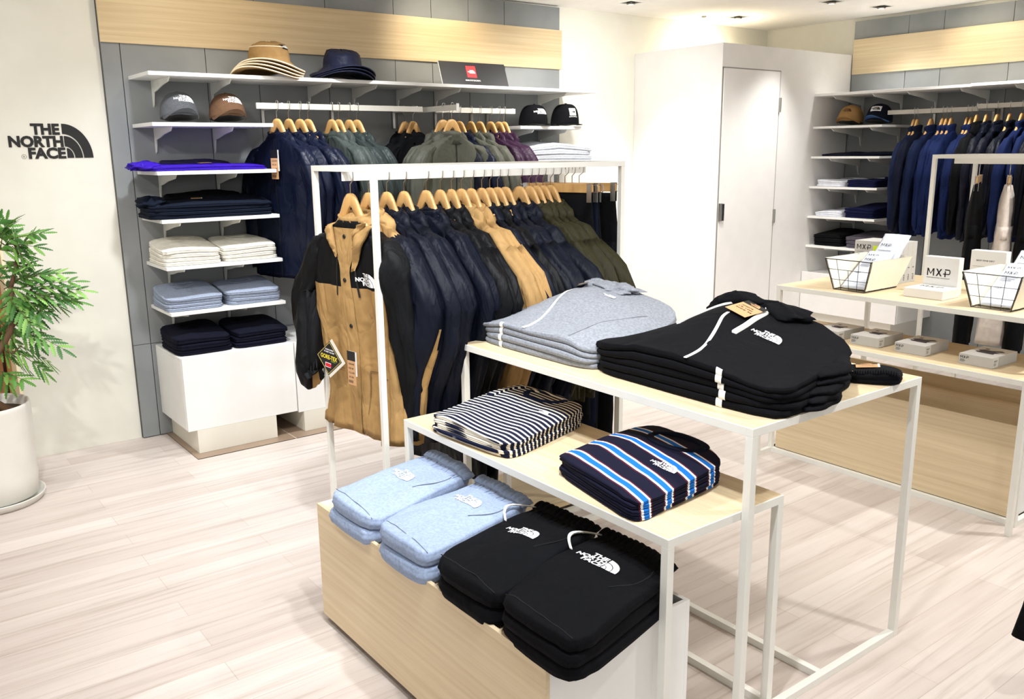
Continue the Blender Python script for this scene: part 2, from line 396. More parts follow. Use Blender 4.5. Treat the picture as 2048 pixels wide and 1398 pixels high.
shelf_x(1.235, 2.70, 4.444, 1.886, .018, (1.345, 1.647, 2.199, 2.478), 'long white top shelf, left half, carrying two bucket hat piles')
shelf_x(2.702, 4.11, 4.452, 1.886, .018, (2.775, 3.047, 3.881), 'long white top shelf, right half, carrying the black placard')
for z, n in ((1.652, 'holding two black caps'), (1.413, 'holding the grey sweatshirt pile'), (1.188, 'holding the black pile'), (.956, 'low behind the rack')):
    shelf_x(3.45, 4.07, 4.442, z, .018, (3.60, 3.88), 'short white wall shelf at the right of the back wall %s' % n, 'short wall shelves on the right of the grey panel')
def unit(x0, x1, yf, z0, z1, label, plinth=(0, 0), yb=4.799):
    ox, oy = (x0+x1)/2, yf
    r = empty('wall_cabinet', (ox, oy, 0), 0, label, 'cabinet')
    B(x0-ox, x1-ox, .019, yb-oy, z0, z1-.016).build('carcass', WHITE, r, bevel=.001)
    B(x0-ox+.001, x1-ox-.001, 0, .018, z0-.002, z1).build('front_panel', WHITE, r, bevel=.0008)
    B(x0-ox, x1-ox, .019, yb-oy, z1-.015, z1).build('cabinet_top', WHITE, r, bevel=.0008)
    B(x0-ox+plinth[0], x1-ox-plinth[1], -.002, yb-oy, .005, z0-.003).build('plinth', plain((226, 222, 208), .6), r)
    return r
unit(1.232, 1.822, 4.35, .13, .507, 'white box cabinet under the left shelves holding two navy piles', (.045, .125))
unit(1.826, 2.95, 4.35, .12, .507, 'white low cabinet right of the navy piles, behind the tan jacket', (.03, .1))
unit(2.954, 4.07, 4.35, .12, .507, 'white low cabinet behind the right end of the clothes rack', (.03, .1))
# hanging rails on the back wall
def wall_rail(x0, x1, y, z, label, arms, yb=4.799):
    r = empty('hanging_rail', ((x0+x1)/2, yb, z), 0, label, 'rail'); ox = (x0+x1)/2
    B(x0-ox, x1-ox, y-.006-yb, y+.006-yb, -.015, .015).build('bar', RAILM, r, bevel=.001)
    for a in arms:
        B(a-ox-.004, a-ox+.004, y+.006-yb, 0, -.01, .018).build('rail_arm', FRAME, r)
        B(a-ox-.008, a-ox+.008, -.02, 0, -.1, .03).build('wall_hook', STEEL, r)
    return r
wall_rail(1.771, 2.77, 4.5, 1.741, 'cream wall rail holding navy and grey-green jackets', (1.916, 2.333, 2.74))
wall_rail(2.86, 3.45, 4.5, 1.741, 'cream wall rail holding navy, green and plum jackets', (3.04, 3.316, 3.44))
r = empty('faceout_arm', (2.815, 4.799, 1.741), 0, 'short cream display arm projecting from the back wall with olive jacket', 'display arm')
B(-.006, .006, -.6, 0, -.015, .015).build('bar', RAILM, r, bevel=.001); B(-.009, .009, -.604, -.6, -.021, .021).build('end_cap', WHITE, r)
# right wall shelves, rail and unit
def shelf_y(y0, y1, xf, z, th, brk, label, grp=None, xb=6.348):
    oy = (y0+y1)/2; r = empty('wall_shelf', (xb, oy, z-th), 0, label, 'shelf', grp)
    B(xf-xb, 0, y0-oy, y1-oy, 0, th).build('shelf_board', WHITE, r, bevel=.001)
    for by in brk:
        x1 = xf-xb+.05; t = .003
        pr = [(0, 0), (x1, 0), (x1*.92, -.02), (x1*.55, -.035), (x1*.32, -.05), (-.03, -.06), (-.012, -.12), (0, -.13)]
        MB().loft([[(p[0], by-oy-t, p[1]-.0005) for p in pr], [(p[0], by-oy+t, p[1]-.0005) for p in pr]]).build('bracket', FRAME, r)
RZ = [1.653, 1.435, 1.213, .99, .768]
for z, q in zip(RZ, ['holding a tan and a denim cap', 'with a few flat dark tops', 'highest with white tees', 'with a line-drawing white tee', 'with black and grey sweatshirts']):
    shelf_y(3.45, 4.004, 5.89, z, .016, (3.57, 3.88), 'short white shelf right of the closet %s' % q, 'short wall shelves beside the closet')
shelf_y(2.85, 4.004, 5.888, 1.888, .018, (2.95, 3.31, 3.57, 3.88), 'long white top shelf on the right wall next to the closet', None)
shelf_y(.9, 2.848, 5.865, 1.89, .018, (1.2, 2.12, 2.6), 'long white top shelf further right on the right wall', None)
def rail_y(y0, y1, x, z, label, arms):
    oy = (y0+y1)/2; r = empty('hanging_rail', (6.348, oy, z), 0, label, 'rail')
    B(x-.006-6.348, x+.006-6.348, y0-oy, y1-oy, -.015, .015).build('bar', RAILM, r, bevel=.001)
    for a in arms:
        B(x+.006-6.348, 0, a-oy-.004, a-oy+.004, -.01, .018).build('rail_arm', FRAME, r)
        B(-.02, 0, a-oy-.008, a-oy+.008, -.1, .03).build('wall_hook', STEEL, r)
rail_y(2.872, 3.51, 6.06, 1.738, 'cream wall rail on the right wall holding blue and navy jackets', (3.31, 2.9))
rail_y(1.9, 2.868, 6.02, 1.752, 'cream wall rail on the right wall, continuing out of the picture', (2.845, 2.12))
r = empty('wall_cabinet', (5.86, 3.6, 0), 0, 'white box cabinet at the foot of the right wall shelves', 'cabinet')
B(.019, .488, -.39, .403, .26, .55).build('carcass', WHITE, r, bevel=.001); B(0, .018, -.388, .402, .258, .565).build('front_panel', CLOSW, r, bevel=.001)
B(.05, .488, -.33, .403, .001, .257).build('plinth', plain((222, 219, 208), .6), r)
# ------------------------------------------------------------------ tables, boxes, racks
def frame_table(x0, x1, y0, y1, h, label, bars, t=.022, name='display_table'):
    ox, oy = (x0+x1)/2, (y0+y1)/2; r = empty(name, (ox, oy, 0), 0, label, 'table')
    X0, X1, Y0, Y1 = x0-ox, x1-ox, y0-oy, y1-oy
    m = MB().box(X0, X1, Y0, Y0+t, h-t, h).box(X0, X1, Y1-t, Y1, h-t, h).box(X0, X0+t, Y0+t, Y1-t, h-t, h).box(X1-t, X1, Y0+t, Y1-t, h-t, h)
    m.build('top_frame', FRAME, r, bevel=.0008)
    e = .004
    B(X0+e, X1-e, Y0+e, Y1-e, h-.012, h+.0008).build('tabletop', OAKY, r)
    for lx in (X0, X1-t):
        for ly in (Y0, Y1-t): B(lx, lx+t, ly, ly+t, 0, h-t).build('leg', FRAME, r, bevel=.0008)
    for k in bars:
        {'x0': lambda: B(X0+t, X1-t, Y0, Y0+t, 0, t), 'x1': lambda: B(X0+t, X1-t, Y1-t, Y1, 0, t), 'y0': lambda: B(X0, X0+t, Y0+t, Y1-t, 0, t),
         'y1': lambda: B(X1-t, X1, Y0+t, Y1-t, 0, t), 'yc': lambda: B(-t/2, t/2, Y0+t, Y1-t, 0, t)}[k]().build('foot_bar', FRAME, r, bevel=.0008)
    return r
frame_table(1.668, 2.452, 1.245, 2.505, .84, 'tall white-framed oak display table with folded hoodies in the middle', ('x0', 'x1', 'yc'))
frame_table(1.406, 1.843, 1.268, 2.468, .62, 'lower white-framed oak table with the folded striped tees', ('y1',))
frame_table(3.57, 4.39, 1.378, 2.572, .849, 'tall white-framed oak table on the right with wire baskets', ('x0', 'x1', 'y0'))
frame_table(3.462, 3.925, 1.35, 2.574, .63, 'lower white-framed oak table with a row of small boxes', ('x1',))
def oak_box(x0, x1, y0, y1, z0, z1, zb, label, gap=.07):
    ox, oy = (x0+x1)/2, (y0+y1)/2; r = empty('display_box', (ox, oy, 0), 0, label, 'display box'); X0, X1, Y0, Y1 = x0-ox, x1-ox, y0-oy, y1-oy; t = .012
    B(X0, X0+t, Y0, Y1, z0, z1).build('front_panel', OAKY, r, bevel=.0008)
    for a, b in ((Y0, Y0+t), (Y1-t, Y1)): B(X0+t, X1-t, a, b, z0, z1).build('side_panel', WHITE, r, bevel=.0008)
    B(X1-t, X1, Y0, Y1, z0, z1).build('back_panel', WHITE if gap else OAKY, r, bevel=.0008)
    B(X0+t, X1-t-gap, Y0+t, Y1-t, zb-.012, zb).build('inner_board', OAKY, r)
    if gap: B(X1-t-gap, X1-t-gap+.008, Y0+t, Y1-t, z0, zb).build('inner_divider', WHITE, r)
    B(X0+.03, X1-.03, Y0+.03, Y1-.03, 0, z0).build('base', BLACKM, r)
    return r
oak_box(1.068, 1.53, 1.303, 2.45, .028, .413, .398, 'low oak-fronted white box holding four piles of sweatpants')
oak_box(3.595, 4.16, 1.405, 2.545, .0225, .41, .35, 'low oak box, empty, under the right hand tables', 0)
def rack(loc, rz, w, d, h, label, rail=True):
    r = empty('clothes_rack', loc, rz, label, 'clothes rack'); t = .02
    for a in (0, w-t):
        for b in (0, d-t): B(a, a+t, b, b+t, 0, h-t).build('post', FRAME, r, bevel=.0008)
    MB().box(0, w, 0, t, h-t, h).box(0, w, d-t, d, h-t, h).box(0, t, t, d-t, h-t, h).box(w-t, w, t, d-t, h-t, h).build('top_frame', FRAME, r, bevel=.0008)
    c = d/2
    B(.004, w-.13, c-.012, c-.002, h-.052, h-.0205).build('hanging_rail', FRAME, r, bevel=.0008)
    B(.02, w-.004, c-.002, c+.006, h-.05, h-.0205).build('rail_slide', FRAME, r, bevel=.0008)
    for b in (0, d-t): B(t, w-t, b, b+t, .0, t).build('foot_bar', FRAME, r, bevel=.0008)
    for a in (0, w-t): B(a, a+t, t, d-t, 0, t).build('foot_bar', FRAME, r, bevel=.0008)
    B(t+.002, w-t-.002, t+.002, d-t-.002, .03, .05).build('base_board', OAKX, r)
    return r
RACKH = 1.455
rack((1.40, 2.60, 0), 0, 1.155, .47, RACKH, 'white square-tube clothes rack packed with dark jackets')
rack((5.07, 1.24, 0), PI/2, 1.155, .47, 1.457, 'white clothes rack on the right behind the basket table')
# ------------------------------------------------------------------ hangers and hanging clothes
HC = {}
def hook_pts(h, lean):
    """from wood top up and over a rail whose top is h above"""
    p = [(0, 0, -.01), (0, 0, h*.42), (lean*.9, 0, h*.62), (lean, 0, h*.80)]
    cx, r = lean*1.0-.009*(1 if lean > 0 else -1), .0095
    s = 1 if lean > 0 else -1
    for k in range(8):
        a = PI*k/7; p.append((cx+s*r*math.cos(a), 0, h-.0005+r*.9*math.sin(a)))
    p.append((cx-s*r, 0, h-.012)); return p
def hanger(loc, rz, h, label, group, lean=.02, cat='hanger'):
    k = ('h', round(h, 3), lean)
    if k in HC:
        r = copy_tree(HC[k]); r.location = loc; r.rotation_euler = (0, 0, rz); tag(r, label, cat, group); return r
    r = empty('wooden_hanger', loc, rz, label, cat, group); HC[k] = r
    up = [(0, 0), (.012, -.001), (.024, -.006), (.035, -.017), (.046, -.035), (.062, -.064), (.085, -.098), (.12, -.126), (.16, -.146), (.19, -.16), (.205, -.168)]
    lo = [(0, -.045), (.01, -.053), (.02, -.066), (.032, -.082), (.042, -.098), (.055, -.112), (.08, -.132), (.115, -.150), (.15, -.168), (.18, -.182), (.198, -.184)]
    m = MB(); secs = []
    xs = sorted([(-u[0], u[1], l[1], l[0]) for u, l in zip(up[1:], lo[1:])]) + [(u[0], u[1], l[1], l[0]) for u, l in zip(up, lo)]
    n = len(xs)
    for i, (x, zu, zl, xl) in enumerate(xs):
        xl = -xl if i < n-len(up) else xl
        t = .006+.012*(abs(x)/.213)**2
        secs.append([(x, -t*.6, zu), (x, t*.6, zu), ((x*.7+xl*.3), t, zu*.75+zl*.25), (xl, t, zl+.004), (xl, t*.6, zl), (xl, -t*.6, zl), (xl, -t, zl+.004), ((x*.7+xl*.3), -t, zu*.75+zl*.25)])
    m.loft(secs); m.build('wooden_arm', OAKZ, r, smooth=True)
    MB().tube(hook_pts(h, lean), .0019, 6).build('hook', STEEL, r, smooth=True)
    return r
PROF = [(-.87, .265, 1.0), (-.70, .255, 1.0), (-.50, .245, 1.05), (-.33, .235, 1.1), (-.22, .228, 1.1), (-.165, .22, 1.05), (-.14, .205, 1.0), (-.12, .18, .95), (-.10, .145, .92), (-.082, .105, .9), (-.07, .078, .9), (-.06, .062, .9)]
def body_fn(t, L, seed, wide=1):
    def P(ang, z, out=0):
        zz = z if z > -.3 else -.3-(-.3-z)*(.57/(L-.3))
        a, bf = interp(PROF, zz); a *= wide; b = t*bf
        c, s = math.cos(ang), math.sin(ang); dep = sm(.1, .5, -z)
        f = (ns(c*2.6, s*.9, z*1.6, seed)*.9+ns(c*6, s*2, z*4.2, seed+5)*.42)*t*(.25+.85*dep)
        f += ns(c*9, s*3, z*14, seed)*t*.10+(.5-2*abs(ns(c*3.2+z*.5, s*1.1, z*.8, seed+2)))*t*.55*dep
        X = math.copysign(abs(c)**.75, c)*a; Y = math.copysign(abs(s)**.8, s)*b
        Y += math.copysign(1, s)*f*min(1, abs(s)*1.5)+ns(0, z*2, .3, seed)*t*.5*dep
        X += c*f*.7
        if z < -.6: X += c*.004*math.sin(z*30)
        return Vector((X, Y-out, z+(ns(c*3, s, .5, seed)*.012 if z < -L+.03 else 0)))
    return P
def jacket(loc, rz, mat, label, group=None, L=.82, t=.03, seed=0, hood=True, smat=None, split=None, flare=.0, far=None, rys=1.0, nearfw=0, wide=1.0, hmat=None, zipm=None, cat='jacket', sl=None, under=None, name='hanging_jacket', front=None, collar=.0, drop=.03):
    r = empty(name, (loc[0], loc[1], loc[2]-drop), rz, label, cat, group); P = body_fn(t, L, seed, wide)
    NZ, NA = 30, 44; zs = [-L+(L-.06)*(i/NZ)**1.0 for i in range(NZ+1)]
    zs = sorted(set([round(z, 4) for z in zs]+[-.12, -.10, -.082, -.07, -.14]))
    rings = [[P(2*PI*k/NA, z) for k in range(NA)] for z in zs]
    inner = [[Vector((p.x*.93, p.y*.8, p.z+.015)) for p in rings[0]]]
    m = MB(); mats = [mat]
    mf = None
    if split: mats.append(split[1]); mf = lambda i, j: 1 if (zs[min(max(i-1, 0), len(zs)-1)]+ .03*math.sin((j/NA)*2*PI)*0) > split[0] else 0
    m.loft(inner+rings, mfun=mf)
    body = m.build('jacket_body', mats, r, smooth=True)
    r['_t'] = 0; del r['_t']
    bv = bvh_of(m)
    sl = sl or (L-.06)
    sl0 = sl
    for s in (-1, 1):
        fl = flare*(1 if s > 0 else .6); fw = nearfw if s > 0 else 0; sl = sl0
        if far and s < 0: fl, sl, fw = far
        pts = [(.15, -.125), (.198, -.158), (.23, -.215), (.258+fl*.9, -.34), (.255+fl*.5, -.5), (.242+fl*.2, -.66), (.222, -sl)]
        rx = [.02, .046, .064, .064, .060, .054, .046]; ry = max(t*1.4, .036)*(rys if s > 0 else 1)
        rr = []; M = 26
        for i in range(M+1):
            u = i/M*(len(pts)-1); k = min(int(u), len(pts)-2); q = u-k; q = q*q*(3-2*q)*.4+q*.6
            cx = pts[k][0]*(1-q)+pts[k+1][0]*q; cz = pts[k][1]*(1-q)+pts[k+1][1]*q; rd = rx[k]*(1-q)+rx[k+1]*q
            k2 = min(k+1, len(pts)-1); tx, tz = pts[k2][0]-pts[k][0], pts[k2][1]-pts[k][1]; l = math.hypot(tx, tz); tx /= l; tz /= l
            sd = seed+11*s; crk = ns(0, 1, cz*5, sd)*.02*sm(.2, .5, -cz)
            ring = []
            for a in range(28):
                an = 2*PI*a/28; ca, sa = math.cos(an), math.sin(an)
                wv = 1+.10*ns(ca*1.6, sa*1.6, cz*9, sd)+.20*(.4-2*abs(ns(ca*1.1+cz*1.5, sa*1.1, cz*5, sd+2)))+.05*ns(ca*3, sa*3, cz*26, sd)+.26*(.22-2*abs(ns(ca*1.9, sa*1.9, cz*1.3, sd+5)))
                e = rd*ca*wv; yy = ry*sa*wv*(.62+.38*sm(0, .35, i/M))*(1-.38*sm(.55, 1, i/M))-fw*sm(.2, .7, -cz)
                ring.append((s*(cx*wide-tz*e)+s*crk, yy-.02*sm(.35, .8, -cz), cz+tx*e))
            rr.append(ring)
        last = rr[-1]; cxs = sum(p[0] for p in last)/28; cys = sum(p[1] for p in last)/28
        rr.append([((p[0]-cxs)*.8+cxs, (p[1]-cys)*.75+cys, p[2]+.006) for p in last]); rr.append([((p[0]-cxs)*.7+cxs, (p[1]-cys)*.6+cys, p[2]+.05) for p in last])
        m = MB(); mm = [smat or mat]; mf = None
        if under: mm.append(under); mf = lambda i, j: 1 if (i > 14 and 0 <= j <= min(5, (i-13)//2)) else 0
        m.loft(rr, mfun=mf); m.build('sleeve', mm, r, smooth=True)
    # collar
    ca_, ct = .07*wide, max(t*.8, .022); m = MB(); cr = []
    for z, k, kk in ((-.095, 1.35, 1.1), (-.07, 1.12, 1.05), (-.05+collar*.5, 1.1, 1.1), (-.036+collar, 1.16, 1.25), (-.034+collar, 1.05, 1.1), (-.05+collar*.5, .95, .9), (-.085, .9, .8)):
        cr.append([(math.cos(a)*ca_*k*(1+.06*ns(math.cos(a)*2, math.sin(a)*2, z*9, seed)), math.sin(a)*ct*kk, z+.012*math.sin(a)) for a in [2*PI*q/28 for q in range(28)]])
    m.loft(cr); m.build('collar', hmat or mat, r, smooth=True)
    if hood:
        m = MB(); rr = []; hy = max(t*1.05, .03)
        for i in range(15):
            ph = -PI/2+PI*i/14; cz = math.sin(ph); cc = max(.02, math.cos(ph))
            rr.append([(math.cos(a)*.128*wide*cc**.8*(1+.14*ns(math.cos(a)*2, math.sin(a)*2, cz*2, seed+3)),
                        .3*hy+math.sin(a)*hy*cc**.7*(1+.25*ns(math.cos(a)*3, math.sin(a)*3, cz*3, seed+4)+.5*(.35-2*abs(ns(math.cos(a)*2.2+cz, math.sin(a)*2, cz*2.6, seed+6)))),
                        -.082+cz*.056+.014*ns(math.cos(a)*2.5, math.sin(a)*2, cz*2, seed+7)-.1*abs(math.cos(a)*.128*cc)) for a in [2*PI*q/26 for q in range(26)]])
        m.loft(rr); m.build('hood', hmat or mat, r, smooth=True)
    if zipm:
        pts = [P(-PI/2, z) for z in [-L+.01+(L-.085)*i/24 for i in range(25)]]
        m = MB(); V = []
        for p in pts: V += [(p.x-.004, p.y-.0022, p.z), (p.x+.004, p.y-.0022, p.z)]
        m.add(V, [(2*i, 2*i+1, 2*i+3, 2*i+2) for i in range(24)]); m.build('zipper', zipm, r, smooth=True)
    return r, bv, P
def price_tag(parent, at_, s=1, rz=0, name='price_tag', tilt=0):
    """kraft swing tag with black head, hanging down from at_, facing local -y"""
    w2, h = .019*s, .1*s; m = MB()
    def tr(x, y, z): c_, s_ = math.cos(rz), math.sin(rz); return (at_[0]+x*c_-y*s_, at_[1]+x*s_+y*c_, at_[2]+z)
    def bx(x0, x1, y0, y1, z0, z1, mi):
        q = MB().box(x0, x1, y0, y1, z0, z1); m.add([tr(*v) for v in q.v], q.f, mi)
    bx(-w2, w2, -.0006, .0006, -h, -.028*s, 0); bx(-w2, w2, -.0006, .0006, -.028*s, 0, 1); bx(-w2+.006*s, w2+.006*s, .0012, .002, -h*.72, .0, 2)
    for k in range(4):
        V, F = line2d(('1234567890', 'SIZE M', '12,100', '29,700')[k], -w2*.7, w2*(.5 if k % 2 else .75), -.04*s-k*.013*s, -.035*s-k*.013*s, .01, 0)
        m.add([tr(x, -.0009, z) for x, z in V], F, 1)
    for k in range(9): bx(-w2*.8+k*.0025*s, -w2*.8+k*.0025*s+.001*s, -.001, -.0007, -h+.006*s, -h+.014*s, 1)
    return m.build(name, [KRAFT, BLACKM, CARDW], parent)
SIDE = -PI/2
def hung(x, y, ztop, rz, hk, lean=.02):
    return (x, y, ztop)
# rack, row of jackets
RY = 2.835; RZT = 1.36; HH = 1.434-RZT
rng = random.Random(5)
RACKX = [1.437, 1.509, 1.583, 1.655, 1.75, 1.813, 1.863, 1.909, 1.955, 2.006, 2.045, 2.083, 2.122, 2.193, 2.243, 2.280, 2.316, 2.356]
RM = [None, TAN, NYNB, NYNB, NYNB, NYBLACK, NYBLACK, TAN, TAN, NYNB, NYBLACK, NYNB, NYNB, NYNB, OLIVE, OLIVE, OLIVE, OLIVE]
RLAB = {0: '', 1: 'tan and navy jacket second on the rack, just behind the front tan one', 2: 'navy jacket third on the rack, first with a dark hood', 3: 'navy jacket fourth from the rack left end, sleeve folded in front',
        4: 'navy jacket fifth on the rack under the widest spaced hanger', 5: 'black jacket sixth on the rack, long dark coat', 6: 'black padded jacket just left of the two tan jackets, long coat',
        7: 'tan jacket, left of the pair in the middle of the rack', 8: 'tan jacket, right of the pair in the middle of the rack', 9: 'navy jacket directly right of the middle tan pair', 10: 'black jacket second right of the middle tan pair',
        11: 'navy jacket third right of the middle tan pair', 12: 'navy jacket fourth right of the middle tan pair', 13: 'dark navy jacket just left of the olive jackets', 14: 'olive jacket, leftmost of the four at the rack end',
        15: 'olive jacket, second from left of the four at the rack end', 16: 'olive jacket, third of the four at the rack end', 17: 'olive jacket, rightmost of the four beside the trousers'}
for i, x in enumerate(RACKX):
    g = (RACKX[min(i+1, 17)]-RACKX[max(i-1, 0)])/2 if 0 < i < 17 else .06
    rz = SIDE+rng.uniform(-.04, .04)+(.13, .10, .08, .06, .05)[i] if i < 5 else SIDE+rng.uniform(-.05, .05)+.05
    hanger((x, RY, RZT), rz, HH, 'pale wooden hanger %s' % ('at the left end of the rack, in the tan jacket' if i == 0 else 'number %s along the clothes rack from the left' % ['one', 'two', 'three', 'four', 'five', 'six', 'seven', 'eight', 'nine', 'ten', 'eleven', 'twelve', 'thirteen', 'fourteen', 'fifteen', 'sixteen', 'seventeen', 'eighteen'][i]), 'wooden hangers on the clothes rack', .02)
    if i == 0: J0 = (x+.012, rz); continue
    L = {5: 1.08, 6: 1.1, 4: .88}.get(i, .84+rng.uniform(-.03, .03))
    jacket((x, RY, RZT), rz, RM[i], RLAB[i], 'jackets on the clothes rack', L=L, t=min(.034, max(.022, g*.5)), seed=i*3.3+1, flare=.06+.011*i if i < 14 else .11+.02*(i-14), wide=1.0,
           smat=NYNB if i == 1 else None, under=TAN if i == 1 else None, sl=.8+rng.uniform(-.03, .03))
# front tan and black mountain jacket
def mountain_jacket():
    x, rz = J0; YOKE = cloth((14, 15, 17), nylon=True, rough=.6)
    r, bv, P = jacket((x, RY, RZT), rz, TAN, 'tan and black mountain jacket with tan hood, first on the rack, facing left', None, L=.85, t=.046, seed=2.2, hood=True, drop=.035,
                      split=(-.305, YOKE), smat=YOKE, under=TAN, flare=-.02, far=(.05, .68, .05), rys=1.05, nearfw=-.06, sl=.83, hmat=TAN, collar=.0)
    FR = lambda x0, z0: drape(bv, (x0, 0, z0), (1, 0, 0), (0, 0, 1), (0, -1, 0), 1, .003)
    f = FR(0, 0)
    m = MB(); V = []; n = 40
    for i in range(n+1):
        z = -.865+(.865-.085)*i/n; wv = .027+.10*sm(-.24, -.075, z)
        for k in range(5): V.append(f(-.004+(k/4-.5)*2*wv, z))
    m.add(V, [(i*5+k, i*5+k+1, i*5+k+6, i*5+k+5) for i in range(n) for k in range(4)]); m.build('placket', TAN, r, smooth=True)
    for z in (-.115, -.27, -.44, -.62):
        p = f(-.004, z); MB().loft([[(p[0]+.008*q*math.cos(a), p[1]-d_, p[2]+.008*q*math.sin(a)) for a in [k*PI/8 for k in range(16)]] for q, d_ in ((1, -.002), (1, .002), (.8, .0035))]).build('snap_button', BLACKM, r)
    g = drape(bv, (0, 0, 0), (1, 0, 0), (0, 0, 1), (0, -1, 0), 1, .004)
    V, F, W = brand2d(); s = .046
    mesh2d(V, F, lambda a, b: g(.05+a*s, -.285+b*s)).build('chest_logo', WHITEINK, r)
    m = MB()
    for a, b in (((-.05, -.18), (-.056, -.33)), ((.05, -.18), (.056, -.33))):
        q = ribbon([(a[0]+(b[0]-a[0])*k/10, a[1]+(b[1]-a[1])*k/10) for k in range(11)], .007, g); m.add(*q)
    m.build('pocket_zip', BLACKM, r)
    m = MB()
    for x0, x1 in ((.06, .2), (-.2, -.06)):
        m.add(*ribbon([(x0+(x1-x0)*k/8, -.605-.004*math.sin(k)) for k in range(9)], .004, g)); m.add(*ribbon([(x0, -.605-.02*k) for k in range(9)], .003, g)); 
    m.build('pocket_seam', plain((120, 94, 58), .8, name='seam'), r)
    # hood cloth folded down over the right chest
    for (x0, z0, x1, z1, w0, w1) in ((.115, -.075, .045, -.235, .05, .012), (.10, -.068, .05, -.15, .03, .012), (-.10, -.075, -.05, -.19, .03, .008)):
        m = MB(); rr = []
        for i in range(13):
            t = i/12; cx, cz = x0+(x1-x0)*t, z0+(z1-z0)*t; hw = w0+(w1-w0)*t; q = g(cx, cz); ring = []
            for k in range(12):
                a_ = 2*PI*k/12; e = hw*math.cos(a_); th = .011*math.sin(a_)*(1+.6*(.4-2*abs(ns(e*40, t*3, x0*9, 2))))
                pp = g(cx+e*.85, cz+e*.25); ring.append((pp[0], pp[1]-.004-max(0, th)*1.6*math.sin(PI*min(1, t+.25))**.5, pp[2]))
            rr.append(ring)
        m.loft(rr); m.build('hood_fold', TAN, r, smooth=True)
    price_tag(r, (.045, -.078, -.52), 1.25, 0)
    # diamond shaped membrane tag
    t = empty('membrane_tag', (-.085, -.085, -.565)); t.parent = r; t.rotation_euler = (0, math.radians(-38), .15)
    E_ = .047
    t2 = MB(); t2.box(-E_, E_, -.001, 0, -E_, E_, 0); t2.box(-E_-.0, E_+.014, .0, .001, -E_-.012, E_, 1)
    for a, b, c_, d_ in ((-E_+.003, E_-.003, E_-.0045, E_-.003), (-E_+.003, E_-.003, -E_+.003, -E_+.0045), (-E_+.003, -E_+.0045, -E_+.003, E_-.003), (E_-.0045, E_-.003, -E_+.003, E_-.003)):
        t2.box(a, b, -.0014, -.001, c_, d_, 2)
    t2.build('tag_card', [BLACKM, plain((214, 210, 196), .6), plain((214, 190, 96), .5)], t)
    m = MB(); k45 = math.radians(-38)
    def put(s, x0, x1, z0, z1, mi):
        V, F = line2d(s, x0, x1, z0, z1, .03, 0)
        c_, s_ = math.cos(k45), math.sin(k45); c2, s2 = math.cos(k45+.0), math.sin(k45)
        a_ = -.80; ca, sa = math.cos(a_), math.sin(a_)
        m.add([(x*ca-z*sa, -.0018, x*sa+z*ca) for x, z in V], F, mi)
    put('GORE-TEX', -.044, .044, -.004, .012, 0); put('GUARANTEED', -.022, .022, .03, .035, 1); put('TO KEEP YOU DRY', -.028, .028, .021, .026, 1); put('PRODUCTS', .012, .036, -.0105, -.0075, 2)
    m.build('tag_print', [plain((230, 208, 60), .5), WHITEINK, plain((150, 190, 60), .5)], t)
    m = MB(); a_ = -.80
    def rt(x, z): return (x*math.cos(a_)-z*math.sin(a_), x*math.sin(a_)+z*math.cos(a_))
    for (x0, x1, z0, z1, mi) in ((-.018, .012, -.036, -.018, 1), (-.016, .010, -.034, -.020, 0)):
        V = [rt(x0, z0), rt(x1, z0), rt(x1, z1), rt(x0, z1)]; m.add([(x, -.0016-.0002*(1-mi), z) for x, z in V], [(0, 1, 2, 3)], mi)
    star = [rt(.01+.009*(1 if k % 2 else .42)*math.sin(k*PI/5), -.027+.009*(1 if k % 2 else .42)*math.cos(k*PI/5)) for k in range(10)]
    m.add([(x, -.0022, z) for x, z in star]+[(rt(.01, -.027)[0], -.0022, rt(.01, -.027)[1])], [(k, (k+1) % 10, 10) for k in range(10)], 0)
    m.build('tag_emblem', [plain((206, 32, 48), .5), WHITEINK], t)
    # cuff print on the far sleeve
    return r
mountain_jacket()
# trousers on clip hangers
def clip_hanger(loc, rz, h, label, group, w_=.34, z0=0):
    r = empty('clip_hanger', loc, rz, label, 'hanger', group)
    m = MB(); secs = [[(x, -t_, -.036+k), (x, t_, -.036+k), (x, t_, -k), (x, -t_, -k)] for x, t_, k in ((-w_/2, .005, .004), (-w_/2+.006, .0075, 0), (w_/2-.006, .0075, 0), (w_/2, .005, .004))]
    m.loft(secs); m.build('wooden_bar', OAKZ, r, bevel=.001)
    MB().tube(hook_pts(h, .02), .0019, 6).build('hook', STEEL, r, smooth=True)
    for s in (-1, 1):
        c = s*(w_/2-.012); m = MB(); m.box(c-.011, c+.011, -.0105, -.009, -.075, .002).box(c-.011, c+.011, .009, .0105, -.075, .002).box(c-.011, c+.011, -.0105, .0105, -.0005, .0015)
        m.tube([(c+s*.01, 0, -.006), (c+s*.032, 0, -.004), (c+s*.036, 0, -.012), (c+s*.036, 0, -.028), (c+s*.031, 0, -.034), (c+s*.01, 0, -.033)], .0016, 6)
        m.build('clip', STEEL, r)
    return r
